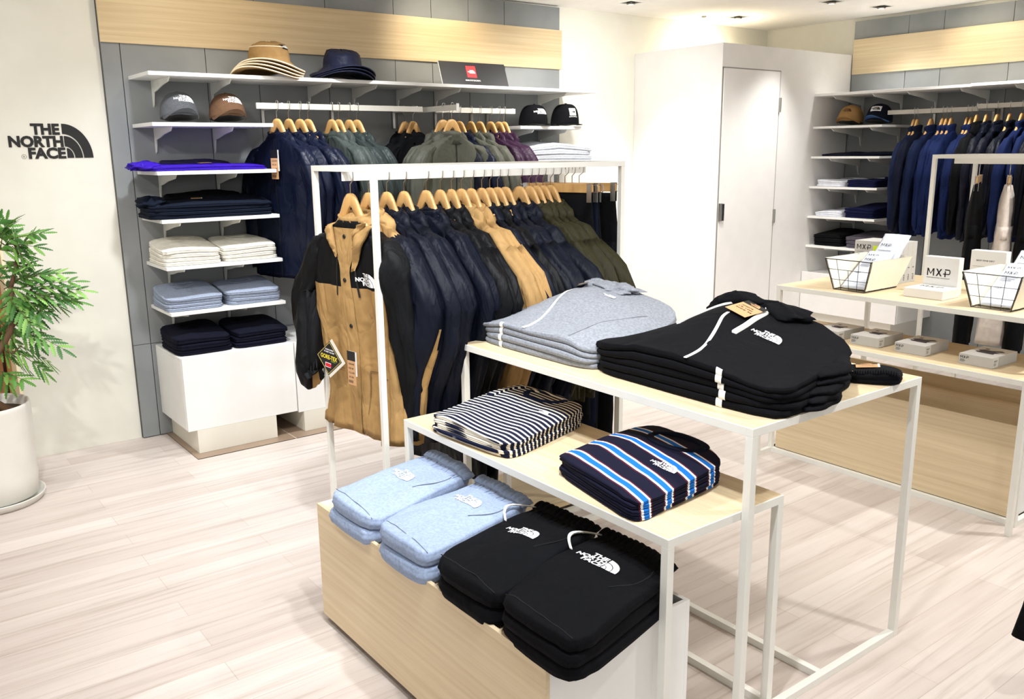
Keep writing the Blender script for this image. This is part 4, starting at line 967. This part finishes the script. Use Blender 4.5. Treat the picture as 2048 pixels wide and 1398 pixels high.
shelf_pile(3.77, .956, .6, .32, 3, .03, NAVY, 'navy garment in the low pile behind the clothes rack', 'garment', 'navy pile behind the clothes rack', 75, .3, 4.60, name='folded_garment')
# --- piles on the right wall shelves (fronts face left, -x)
def rpile(y, z, w_, n, t, mat, label, cat, grp, seed, x=6.10, name='folded_tee', d=.36):
    P = Pile(w_, d, n, t, seed, ky=.25, wr=.003); o = pile(P, (x, y, z+.0004), SIDE, mat, name, label, cat, grp); return P, o
rpile(3.84, 1.435, .25, 1, .022, cloth((24, 25, 40)), 'flat black folded top beside the closet on the second shelf', 't-shirt', None, 80)
rpile(3.57, 1.435, .24, 2, .014, NAVY, 'flat navy folded top on the second shelf of the right wall', 't-shirt', 'flat navy tops', 81)
P, o = rpile(3.85, 1.213, .24, 3, .018, PUREW, 'white tee with dark print, upper white pile on the right wall', 't-shirt', 'upper white tees', 82)
m = MB(); V, F, W = brand2d(); mesh2d(V, F, lambda a, b: P.top((a-W/2)*.05, .04+(b-.5)*.05, .002)).build('printed_graphic', BLACKINK, o)
P, o = rpile(3.60, 1.213, .25, 4, .015, cloth((17, 22, 56)), 'navy tee with white print, upper navy pile on right wall', 't-shirt', 'upper navy tees', 83)
m = MB(); mesh2d(V, F, lambda a, b: P.top((a-W/2)*.05, .05+(b-.5)*.05, .002)).build('printed_graphic', WHITEINK, o)
P, o = rpile(3.86, .99, .24, 3, .016, PUREW, 'white tee with line drawing, lower white pile on the right wall', 't-shirt', 'lower white tees', 84)
m = MB()
for k in range(7): m.add(*ribbon([(.07*math.cos(a+k)*(1-.1*k), .03+.05*math.sin(a*1.3+k*.8)) for a in [q*.3 for q in range(14)]], .004, lambda a, b: P.top(a, b, .002)))
m.build('line_drawing', BLACKINK, o)
rpile(3.60, .99, .26, 4, .02, cloth((17, 22, 56)), 'navy tee, lower navy pile on the right wall', 't-shirt', 'lower navy tees', 85)
rpile(3.85, .768, .26, 3, .032, BLACK, 'black sweatshirt piled on the lowest right wall shelf', 'sweatshirt', 'black sweatshirts on the lowest right shelf', 86, name='folded_sweatshirt')
rpile(3.585, .768, .24, 3, .03, cloth((88, 84, 94)), 'dark grey sweatshirt beside the black ones, lowest right wall shelf', 'sweatshirt', 'dark grey sweatshirts on the lowest right shelf', 87, name='folded_sweatshirt')
# ------------------------------------------------------------------ caps, hats and the placard
def cap(loc, rz, mat, label, logo, bmat=None, flat=False, hgt=.125, inside=None):
    r = empty('baseball_cap', (loc[0], loc[1], loc[2]+(0 if flat else .014)), rz, label, 'cap'); r.rotation_euler[0] = 0 if flat else -.12; m = MB(); rr = []
    for i in range(17):
        u = i/16; ph = PI/2*u; k = math.cos(ph)**(.55 if flat else .72); z = .012+hgt*math.sin(ph)
        rr.append([(math.cos(a)*.092*k*(1+.02*ns(math.cos(a)*2, math.sin(a)*2, u*3, rz)), (math.sin(a)*.104*k*(1+.02*ns(math.cos(a)*2, math.sin(a)*2, u*3, rz+3)))-(.012*u if flat else 0), z+(.006*math.sin(6*a)*.25*(1-u))) for a in [2*PI*k_/40 for k_ in range(40)]])
    inner = [[(x*.96, y*.96, z+.002) for x, y, z in rr[0]]]
    m.loft(inner+rr, mfun=lambda i, j: 1 if i == 0 else 0); m.build('crown', [mat, BLACKM], r, smooth=True); bv = bvh_of(m)  # lid across the opening is blackened to stand for the shade inside
    MB().loft([[(q*math.cos(a), q*math.sin(a)-(.012 if flat else 0), z+.012+hgt) for a in [k*PI/6 for k in range(12)]] for q, z in ((.009, -.002), (.009, .002), (.005, .005))]).build('top_button', bmat or mat, r, smooth=True)
    m = MB(); V = []; nx, ny = 24, 8
    for s in (0, 1):
        for i in range(nx+1):
            a = PI+PI*i/nx; a2 = PI*1.08+PI*.84*i/nx
            for j in range(ny+1):
                t = j/ny; x = math.cos(a2)*.090; y = math.sin(a2)*.100; ex = math.sin(PI*i/nx)
                px_, py_ = x*(1-t*.08), y-t*.072*ex**.7
                dz = 0 if flat else -.042*(px_/.09)**2*(.35+.65*t)
                V.append((px_, py_, (.016 if flat else (.038*(.35+.65*t)+.010*(1-t)))-.006*t+dz+s*.003+.0))
    k = (nx+1)*(ny+1)
    for s in (0, 1):
        for i in range(nx):
            for j in range(ny): a = s*k+i*(ny+1)+j; m_ = (a, a+1, a+ny+2, a+ny+1); m.f.append(m_ if s else m_[::-1]); m.m.append(0)
    for i in range(nx): a = i*(ny+1)+ny; m.f.append((a, a+ny+1, a+ny+1+k, a+k)); m.m.append(0)
    m.v = V; m.build('brim', bmat or mat, r, smooth=True)
    mt, s, words, dome, cx, cz, patch = logo
    V, F, W = brand2d(words, dome, .2); W = W if words else 2.5
    f = drape(bv, (cx, 0, cz), (1, 0, 0), (0, 0, 1), (0, -1, .25), 1, .002)
    if patch:
        PV = []; n = 10
        for i in range(n+1):
            for j in range(n+1): PV.append(f((i/n-.5)*patch[0], (j/n-.5)*patch[1]))
        MB().add(PV, [(i*(n+1)+j, i*(n+1)+j+1, (i+1)*(n+1)+j+1, (i+1)*(n+1)+j) for i in range(n) for j in range(n)]).build('front_patch', patch[2], r, smooth=True)
    f = drape(bv, (cx, 0, cz), (1, 0, 0), (0, 0, 1), (0, -1, .25), 1, .0038 if patch else .002)
    x0 = 0 if words else 1.62
    mesh2d(V, F, lambda x, y: f((x-(1.25 if words else 2.06))*s, (y-.5)*s)).build('front_logo', mt, r)
    if flat and patch: mesh2d(*line2d('EXPLORING', -.03, .03, -.036, -.031, .02, .5), f).build('front_text', WHITEINK, r)
    return r
HEA = cloth((86, 88, 92), melange=.12); BRN = cloth((104, 78, 58), melange=.1)
cap((1.41, 4.60, 1.6525), -.08, HEA, 'heather grey cap with white logo on the highest short shelf', (WHITEINK, .038, True, True, .012, .075, None))
cap((1.655, 4.60, 1.6525), -.08, BRN, 'brown cap with white logo beside the grey cap', (WHITEINK, .038, True, True, .012, .075, None))
cap((3.66, 4.58, 1.6525), -.12, BLACK, 'black flat-brim cap with white wordmark on the right short shelf', (WHITEINK, .036, True, True, .0, .07, None), flat=True)
cap((3.93, 4.58, 1.6525), -.12, BLACK, 'black flat-brim cap with small white square patch, right of the wordmark cap', (BLACKINK, .014, True, True, .0, .07, (.05, .05, WHITEINK)), flat=True, hgt=.135)
cap((6.10, 3.83, 1.6535), -1.4, cloth((176, 138, 88)), 'tan cap with brown logo on the right wall shelf beside the closet', (plain((92, 54, 34), .8, name='brown_thread'), .026, True, True, .0, .07, None))
cap((6.10, 3.60, 1.6535), -1.4, cloth((20, 24, 36)), 'dark cap with denim blue brim on the right wall shelf', (BLACKINK, .024, True, True, .0, .072, (.075, .042, WHITEINK)), bmat=cloth((70, 100, 150)))
def bucket(loc, rz, mat, label, grp, seed, crown=True, ri=.092, ro=.185, amp=.022, edge=None, h=.105):
    r = empty('bucket_hat', loc, rz, label, 'hat', grp); m = MB(); rr = []
    ks = [(ro, -.004), (ro, 0), (ro*.9, .004), (ro*.75, .009), (ri*1.12, .018), (ri, .026)]
    def wv(a, q): return amp*math.sin(2*a+.6)*((q-ri)/(ro-ri)) if q > ri else 0
    prof = ks+([(ri*.99, .045), (ri*.96, .07), (ri*.90, .026+h*.72), (ri*.78, .026+h*.93), (ri*.55, .026+h*1.02), (ri*.2, .026+h*1.04)] if crown else [(ri*.98, .034)])
    for q, z in prof:
        rr.append([(q*math.cos(a)*1.04*(1+.04*ns(math.cos(a)*2, math.sin(a)*2, z*20, seed)), q*math.sin(a)*.95, z+.018+wv(a, q)+(.01*ns(math.cos(a)*3, math.sin(a)*3, 0, seed) if z > .1 else 0)+(.02*math.cos(a-.5)*(q/ri) if z > .1 else 0)) for a in [2*PI*k/48 for k in range(48)]])
    lower = [[(x*.985, y*.985, z-.0025) for x, y, z in ring] for ring in rr[:6][::-1]]
    m.loft(lower+rr if crown else lower+rr, True, True); m.build('hat_shell', mat, r, smooth=True); bv = bvh_of(m)
    if edge:
        m = MB(); pts = rr[1]; t = MB(); t.tube([Vector(p) for p in pts]+[Vector(pts[0])], .0035, 6); t.build('brim_edge', edge, r, smooth=True)
        if crown: t = MB(); pts = rr[-4]; t.tube([Vector(p) for p in pts]+[Vector(pts[0])], .003, 6); t.build('crown_piping', edge, r, smooth=True)
    if crown:
        V, F, W = brand2d(); f = drape(bv, (.02, 0, .105), (1, 0, 0), (0, 0, 1), (0, -1, .1), 1, .003)
        if edge: PV = [f((i/6-.5)*.05, (j/4-.5)*.026) for i in range(7) for j in range(5)]; MB().add(PV, [(i*5+j, i*5+j+1, i*5+j+6, i*5+j+5) for i in range(6) for j in range(4)]).build('label_patch', BLACKM, r)
        f = drape(bv, (.02, 0, .105), (1, 0, 0), (0, 0, 1), (0, -1, .1), 1, .0045); mesh2d(V, F, lambda x, y: f((x-1.25)*.016, (y-.5)*.016)).build('front_logo', WHITEINK, r)
    return r
TANH = cloth((158, 126, 82)); CREAMH = plain((238, 222, 190), .7, name='cream_edge')
for i in range(4): bucket((1.87+.006*i, 4.57, 1.8868+.013*i), .2+.1*i, TANH, 'tan bucket hat with cream edging, %s of the pile on the long top shelf' % PW[4][i], 'tan bucket hats', 3+i, i == 3, .108, .180, .024, CREAMH, .092)
for i in range(3): bucket((2.30+.004*i, 4.57, 1.8868+.014*i), .9+.08*i, cloth((30, 34, 54), nylon=True, rough=.5), 'navy bucket hat, %s of the pile on the long top shelf' % PW[3][i], 'navy bucket hats', 13+i, i == 2, .112, .19, .022, None, .088)
r = empty('placard', (3.195, 4.545, 1.8868), 0, 'black placard with small red square logo leaning on the long top shelf', 'sign'); r.rotation_euler = (math.radians(-20), 0, 0)
B(-.245, .245, 0, .004, .003, .152).build('board', BLACKM, r); B(-.249, -.245, 0, .005, .003, .153).build('board_edge', CARDW, r)
B(-.055, .015, -.0012, 0, .055, .128).build('red_square', plain((214, 36, 44), .5), r)
V, F, W = brand2d(True, True, 0); mesh2d(V, F, lambda x, y: (-.046+x*.021, -.0016, .081+y*.021)).build('square_logo', WHITEINK, r)
mesh2d(*line2d('NEVER STOP EXPLORING', -.075, .035, .032, .041, .02, 0), lambda x, y: (x, -.0012, y)).build('slogan', WHITEINK, r)
# ------------------------------------------------------------------ goods on the right hand tables
TZ = .8505; MZ = .6315
def txt(mb, s, o, u, v, w_, h, n=None, mi=0, bold=.02):
    V, F, W = text2d(s, bold, 0); o, u, v = Vector(o), Vector(u), Vector(v); mb.add([o+u*(x/W*w_)+v*(y*h) for x, y in V], F, mi)
def mxp(mb, o, u, v, w_, h, mi=0):
    """three-letter mark: M, X and a barred P"""
    o, u, v = Vector(o), Vector(u), Vector(v); t = .17
    def q(a, b, c, d): mb.add([o+u*(x*w_/3.3)+v*(y*h) for x, y in (a, b, c, d)], [(0, 1, 2, 3)], mi)
    q((0, 0), (t, 0), (t, 1), (0, 1)); q((.85, 0), (.85+t, 0), (.85+t, 1), (.85, 1)); q((0, 1), (t*1.2, 1), (.51+t*.3, .25), (.51-t*.3, .25)); q((1.02-t*1.2, 1), (1.02, 1), (.51+t*.3, .25), (.51-t*.3, .25))
    q((1.25, 1), (1.25+t*1.3, 1), (2.12, 0), (2.12-t*1.3, 0)); q((2.12-t*1.3, 1), (2.12, 1), (1.25+t*1.3, 0), (1.25, 0))
    q((2.5, -.05), (2.5+t, -.05), (2.5+t, .75), (2.5, .75)); q((2.5, .85), (3.1, .85), (3.1, 1), (2.5, 1)); q((2.3, .28), (3.1, .28), (3.1, .42), (2.3, .42))
    V = []; n = 10
    for i in range(n+1):
        a = -PI/2+PI*i/n; V += [(3.1+.2*math.cos(a)*1.0, .64+.36*math.sin(a)), (3.1+.06*math.cos(a), .64+.22*math.sin(a))]
    k = [o+u*(x*w_/3.3)+v*(y*h) for x, y in V]; mb.add(k, [(2*i, 2*i+1, 2*i+3, 2*i+2) for i in range(n)], mi)
U, VV, XX = (0, -1, 0), (0, 0, 1), (1, 0, 0)
# four picture boxes on the lower table
for i, (y1, lb) in enumerate(((2.347, 'leftmost'), (2.151, 'second from left'), (1.940, 'third from left'), (1.662, 'rightmost'))):
    w_, d, h = .136, .205, .043; x0 = 3.555
    r = empty('garment_box', (x0, y1, MZ), (-.03, 0, .02, -.02)[i], 'flat grey and white innerwear box, %s of four on the lower right table' % lb, 'box', 'flat innerwear boxes on the lower table')
    m = MB(); m.box(0, d, -w_, 0, 0, h-.0006, 0); m.build('carton', GREYBOX, r, bevel=.001)
    m = MB(); m.box(.001, d-.001, -w_+.001, -.001, h-.0005, h, 0); m.box(.002, .045, -w_-.0006, -w_, .002, h-.001, 0); m.build('white_face', PUREW if 0 else CARDW, r)
    m = MB(); mxp(m, (-.0008, -.006, h-.018), U, VV, .034, .010)
    for k in range(3): m.box(-.0008, -.0004, -.006-.018-.004*(k % 2), -.006, h-.024-k*.004, h-.0225-k*.004, 1)
    mxp(m, (.008, -w_-.0012, h-.018), XX, VV, .026, .008)
    for k in range(3): m.box(.008, .024+.004*(k % 2), -w_-.0012, -w_-.0009, h-.024-k*.004, h-.0225-k*.004, 1)
    m.build('printed_text', [BLACKINK, GREYINK], r)
    m = MB()  # photo print of a dark garment
    z = h+.0006; cx, cy = .10, -w_*.5; s = (.8, .85, 1.15, 1.15)[i]
    sh = [(-.03, -.035), (-.025, .03), (-.01, .045), (0, .03), (.012, .045), (.03, .03), (.026, -.0), (.045, -.03), (.03, -.05), (.012, -.02), (0, -.045), (-.012, -.03)]
    m.add([(cx+a*s, cy+b*s*.9, z) for a, b in sh]+[(cx, cy, z)], [(k, (k+1) % 12, 12) for k in range(12)]); m.box(cx+.045, cx+.06, cy+.02, cy+.035, z-.0003, z, 0)
    m.build('printed_picture', plain((62, 60, 72), .5), r)
# upright display boxes
r = empty('display_card', (3.71, 1.918, TZ), 0, 'flat white box with black letters lying before the upright white box', 'box'); B(0, .145, -.088, .088, 0, .04).build('carton', CARDW, r, bevel=.002)
m = MB(); mxp(m, (.085, .062, .0406), U, XX, .10, .03); m.build('printed_text', BLACKINK, r)
r = empty('display_card', (3.862, 1.923, TZ), 0, 'upright white box with large black three-letter mark', 'box'); B(0, .042, -.078, .078, 0, .168).build('carton', CARDW, r, bevel=.002)
m = MB(); mxp(m, (-.0006, .062, .082), U, VV, .105, .033); txt(m, 'MOISTURECONTROL TECHNOLOGY', (-.0006, .062, .072), U, VV, .105, .004, mi=1); m.build('printed_text', [BLACKINK, GREYINK], r)
r = empty('display_card', (4.05, 1.81, TZ), 0, 'upright white box with small grey lettering behind the right basket', 'box'); B(0, .045, -.077, .077, 0, .19).build('carton', CARDW, r, bevel=.002)
m = MB(); txt(m, 'MXP FINE DRY', (-.0006, .05, .142), U, VV, .08, .007); m.box(-.0008, -.0004, -.05, .065, .118, .119, 0); m.build('printed_text', GREYINK, r)
for i in range(4):
    x0 = 4.008+.041*i; r = empty('garment_box', (x0, 2.44, TZ), 0, 'upright grey innerwear box, %s of four behind the left basket' % ['front', 'second', 'third', 'back'][i], 'box', 'upright grey boxes behind the basket')
    B(0, .0405, -.235, 0, 0, .197).build('carton', GREYBOX, r, bevel=.001)
    m = MB(); m.add([(.010+.0, -.2356, .07), (.024, -.2356, .07), (.024, -.2356, .075), (.010, -.2356, .075)], [(0, 1, 2, 3)], 1)
    mxp(m, (.026, -.2356, .012), (0, 0, 1), (-1, 0, 0), .03, .012)
    if i == 0:
        mxp(m, (-.0006, -.012, .155), U, VV, .075, .024)
        for k in range(4): m.box(-.0006, -.0002, -.05-.006*(k % 2), -.012, .142-.007*k, .1435-.007*k, 1)
        m.box(-.001, -.0002, -.155, -.10, .150, .176, 2)
    m.build('printed_text', [BLACKINK, GREYINK, plain((214, 238, 30), .6, name='yellow_sticker')], r)
def basket(loc, label, seed):
    r = empty('wire_basket', loc, 0, label, 'basket')   # x = depth, y = width
    b, t, h = (.0, .27, .078), (-.025, .32, .115), .145
    bc = [(b[0], b[2], .003), (b[0], -b[2], .003), (b[1], -b[2], .003), (b[1], b[2], .003)]; tc = [(t[0], t[2], h), (t[0], -t[2], h), (t[1], -t[2], h), (t[1], t[2], h)]
    m = MB(); R_ = .0022
    for c in (bc, tc):
        for i in range(4): m.tube([c[i], c[(i+1) % 4]], R_, 6)
    L_ = lambda p, q, k: tuple(p[j]+(q[j]-p[j])*k for j in range(3))
    for i in range(4):
        m.tube([bc[i], tc[i]], R_, 6)
        j = (i+1) % 4; nn = 4 if i % 2 == 0 else 6
        for k in range(1, nn): m.tube([L_(bc[i], bc[j], k/nn), L_(tc[i], tc[j], k/nn)] if i != 0 or k != 2 else [L_(bc[i], bc[j], .5), L_(L_(bc[i], bc[j], .5), L_(tc[i], tc[j], .5), .66)], R_*.6, 5)
        for k in (1/3, 2/3): m.tube([L_(bc[i], tc[i], k), L_(bc[j], tc[j], k)], R_*.6, 5)
    for k in range(1, 5): m.tube([L_(bc[0], bc[3], k/5), L_(bc[1], bc[2], k/5)], R_*.6, 5)
    m.build('wire_frame', BLACKM, r)
    m = MB()   # cloth lining on the two sides and the back, folded over the rim
    e = .003
    def pan(a, b2, c, d, n=10):
        V = []; 
        for i in range(n+1):
            for j in range(n+1):
                p = L_(L_(a, b2, i/n), L_(d, c, i/n), j/n); wv = .003*ns(p[0]*14, p[1]*14, p[2]*14, seed)
                V.append((p[0], p[1]+(wv if abs(a[1]-b2[1]) < .01 else 0), p[2]))
        F = [(i*(n+1)+j, i*(n+1)+j+1, (i+1)*(n+1)+j+1, (i+1)*(n+1)+j) for i in range(n) for j in range(n)]; m.add(V, F)
    for s in (1, -1):
        o = .004
        for off in (o, -.003):
            pan((b[0]+.004, s*(b[2]+off), .008), (b[1], s*(b[2]+off), .008), (t[1], s*(t[2]+off), h+.003), (t[0]+.006, s*(t[2]+off), h+.003))
    pan((b[1]-.003, b[2], .008), (b[1]-.003, -b[2], .008), (t[1]-.003, -t[2], h+.003), (t[1]-.003, t[2], h+.003))
    m.build('cloth_lining', plain((240, 234, 218), .85, name='canvas'), r, smooth=True)
    return r
FILM = plain((206, 213, 225), .15, name='film_pack')
def packs(base, seed, n=4, up=.0):
    for i in range(n):
        r = empty('garment_pack', (base[0]+.03+.05*i, base[1]-.005+.008*math.sin(i*2), base[2]+.012+.004*i), 0, 'film-wrapped white innerwear pack, %s in the %s wire basket' % (PW[4][i] if n == 4 else PW[3][i], 'left' if seed == 1 else 'right'), 'pack', 'film packs in the %s basket' % ('left' if seed == 1 else 'right'))
        r.rotation_euler = (0, math.radians(-34-4*i), .05*math.sin(i*3)); L_, w_ = .235+(up if i > 1 else 0), .066
        m = MB(); rr = []
        for k in range(15):
            u = k/14; th = .008*math.sin(PI*min(.97, max(.03, u)))**.4; rr.append([(u*L_, math.cos(a)*w_, th*math.sin(a)*1.2+.0015*ns(u*9, math.cos(a)*4, i, seed)) for a in [2*PI*q/16 for q in range(16)]])
        m.loft(rr); m.build('film_wrap', FILM, r, smooth=True)
        m = MB(); mxp(m, (L_*.80, .045, .0125), U, XX, .05, .016); mxp(m, (L_*.40, .045, .0125), U, XX, .03, .010, 1)
        for k in range(3): m.add([(L_*(.70-.04*k), .045, .0122), (L_*(.70-.04*k), -.02+.01*k, .0122), (L_*(.70-.04*k)+.003, -.02+.01*k, .0122), (L_*(.70-.04*k)+.003, .045, .0122)], [(0, 1, 2, 3)], 1)
        m.build('printed_text', [BLACKINK, GREYINK], r)
basket((3.642, 2.232, TZ), 'black wire basket with cream cloth lining, left one on the tall right table', 1); packs((3.642, 2.232, TZ), 1, 4, .06)
basket((3.648, 1.600, TZ), 'black wire basket with cream cloth lining at the right edge of the picture', 2); packs((3.648, 1.600, TZ), 2, 3, .05)
# trousers on the right rack
for i, (y, mt, lb) in enumerate(((2.255, BLACK, 'black trousers hung edge-on at the left of the right rack'), (2.10, cloth((226, 216, 208)), 'off-white trousers hung edge-on on the right rack'), (1.99, BLACK, 'black trousers at the right border on the right rack'))):
    rz = math.radians((22, 24, 20)[i]); clip_hanger((4.835, y, 1.345), rz, 1.457-.0205-1.345, 'narrow wooden clip hanger on the right rack, %s one' % ['left', 'middle', 'right'][i], 'clip hangers on the right rack', .30)
    trousers((4.835, y, 1.335), rz, mt, lb, 'trousers on the right rack', L=.86+.05*(i != 1), t=.034, seed=200+i*3, w_=.165, ft=1.3 if i == 1 else .2)
# ------------------------------------------------------------------ plant
r = empty('potted_plant', (.36, 4.30, 0), 0, 'feathery green potted tree in a pale round pot at the left wall', 'plant')
def lathe(prof, n=48): return MB().loft([[(q*math.cos(a), q*math.sin(a), z) for a in [2*PI*k/n for k in range(n)]] for q, z in prof])
lathe([(.155, .022), (.172, .03), (.180, .12), (.184, .3), (.186, .43), (.186, .445), (.181, .45), (.174, .446), (.170, .43), (.168, .405)]).build('pot', plain((232, 230, 222), .35, grain=.03), r, smooth=True)
lathe([(.16, 0), (.188, .003), (.2, .03), (.2, .034), (.195, .034), (.185, .012), (.15, .010)]).build('saucer', plain((222, 220, 212), .35), r, smooth=True)
lathe([(.168, .40), (.168, .405), (.08, .412), (.001, .415)]).build('soil', plain((92, 72, 54), .95, grain=.3), r, smooth=True)
BARK = plain((112, 84, 60), .9, name='bark', grain=.25)
def P3(x, z, y=4.28): return (x-.36, y-4.30, z)
tr = MB(); tr.tube([P3(.47, .40, 4.24), P3(.40, .46), P3(.365, .53), P3(.40, .62), P3(.46, .69), P3(.505, .76), P3(.525, .85), P3(.53, .95)], [.019, .018, .017, .016, .014, .013, .011, .01], 10)
tr.tube([P3(.53, .95), P3(.555, 1.02), P3(.575, 1.10), P3(.55, 1.2)], [.010, .008, .006, .003], 8); tr.tube([P3(.40, .62), P3(.40, .8), P3(.37, 1.0), P3(.39, 1.2), P3(.45, 1.3)], [.014, .011, .009, .007, .003], 8)
tr.tube([P3(.505, .76), P3(.57, .84), P3(.59, .93)], [.006, .005, .003], 6); tr.tube([P3(.46, .69), P3(.50, .66), P3(.54, .69)], [.006, .005, .003], 6)
tr.build('trunk', BARK, r, smooth=True)
FR = [((.515, 1.175), (.561, 1.242)), ((.513, 1.154), (.567, 1.21)), ((.551, 1.156), (.672, 1.182)), ((.538, 1.131), (.66, 1.112)), ((.508, 1.112), (.617, 1.078)), ((.579, 1.107), (.632, 1.168)), ((.497, 1.028), (.613, 1.039)),
      ((.548, .98), (.657, 1.002)), ((.563, .946), (.783, .957)), ((.6, .931), (.809, .914)), ((.579, .922), (.783, .866)), ((.569, .912), (.676, .822)), ((.537, .894), (.627, .794)), ((.519, .896), (.582, .778)), ((.527, .807), (.627, .828)),
      ((.542, .772), (.685, .673)), ((.523, .696), (.657, .573)), ((.511, .676), (.619, .557)), ((.473, .681), (.557, .573)), ((.452, .584), (.525, .549)), ((.471, .814), (.514, .698)), ((.492, .985), (.54, .915)), ((.485, .856), (.575, .889)),
      ((.457, .706), (.497, .644)), ((.512, 1.069), (.59, 1.009)), ((.521, 1.217), (.582, 1.107)), ((.505, .941), (.605, .974)), ((.444, .596), (.473, .524)), ((.461, 1.179), (.417, 1.264)), ((.455, .989), (.33, 1.001)), ((.434, .819), (.303, .792)), ((.436, .687), (.304, .663)), ((.518, 1.196), (.456, 1.283))]
lf = MB(); rg = random.Random(3)
def pinna(a, d, L_, wd, nrm):
    """one narrow feathery leaflet: small blades both sides of a midrib"""
    sd = d.cross(nrm).normalized(); n = 14; V = []; F = []
    for i in range(n+1):
        u = i/n; p = a+d*L_*u-Vector((0, 0, .16*L_*u*u)); w_ = wd*math.sin(PI*min(.96, .12+u*.86))**.6; j = w_*(1 if i % 2 else .55)
        V += [p-sd*j-nrm*.25*j+d*.004, p, p+sd*j-nrm*.25*j+d*.004]
    for i in range(n): k = 3*i; F += [(k, k+1, k+4, k+3), (k+1, k+2, k+5, k+4)]
    lf.add(V, F, rg.choice((0, 0, 1, 2)))
st = MB()
for (a, b) in FR+[((x0+rg.uniform(-.03, .02), z0+rg.uniform(-.05, .05)), (x1-rg.uniform(.02, .09), z1+rg.uniform(-.06, .05))) for (x0, z0), (x1, z1) in FR[:16]]:
    y0 = 4.28+rg.uniform(-.05, .05); y1 = y0+rg.uniform(-.10, .08); A = Vector(P3(a[0], a[1], y0)); Bv = Vector(P3(b[0], b[1], y1)); D = Bv-A; L_ = D.length; D.normalize()
    up = Vector((0, -.5, 1)); nr = (up-D*up.dot(D)).normalized(); sd = D.cross(nr).normalized()
    pts = [A+D*L_*k/6+nr*.02*math.sin(PI*k/6)*L_*4*.3 for k in range(7)]; st.tube(pts, [.0022, .002, .0018, .0016, .0014, .0012, .001], 5)
    np_ = max(2, int(L_/.030))
    for k in range(np_):
        u = (k+.6)/np_; p = pts[min(6, int(u*6))]; q = .066*(1-.35*abs(u-.55))
        for s in (-1, 1): pinna(p, (sd*s*.8+D*.75).normalized(), q*1.15, .0115, nr)
    pinna(Bv-D*.01, D, .06, .011, nr)
lf.build('foliage', [plain((92, 146, 62), .5, name='leaf', grain=.2), plain((60, 112, 46), .5, name='leaf', grain=.2), plain((134, 184, 88), .5, name='leaf', grain=.2)], r, smooth=False, fix=False)
st.build('twigs', plain((96, 96, 56), .8), r, smooth=True)
# ------------------------------------------------------------------ black garment entering at the lower right
frame_table(2.53, 3.1, .05, .795, .62, 'white-framed oak table mostly outside the right edge of the picture', ('x0', 'x1'))
QP = Pile(.36, .34, 3, .026, 91, ky=.2); qo = pile(QP, (2.80, .52, .6212), SIDE, BLACK, 'folded_sweatshirt', 'black sweatshirt whose sleeve dangles in at the lower right corner', 'sweatshirt', 'black sweatshirts at the lower right')
m = MB(); rr = []
pth = [(2.70, .66, .70), (2.61, .735, .70), (2.545, .79, .675), (2.505, .835, .60), (2.495, .852, .42), (2.462, .868, .25), (2.44, .88, .165)]
for i, p in enumerate(pth):
    a_ = Vector(pth[min(i+1, 6)])-Vector(pth[max(i-1, 0)]); a_.normalize(); e1 = a_.cross(Vector((.5, .8, 0))).normalized(); e2 = a_.cross(e1); q = (.03, .05, .052, .048, .044, .042, .04)[i]
    rr.append([Vector(p)+e1*q*math.cos(b)+e2*q*.6*math.sin(b) for b in [2*PI*k/16 for k in range(16)]])
m.loft(rr)
inv = (Matrix.Translation((2.80, .52, .6212)) @ Matrix.Rotation(SIDE, 4, 'Z')).inverted(); m.v = [tuple(inv @ Vector(v)) for v in m.v]
m.build('dangling_sleeve', BLACK, qo, smooth=True)
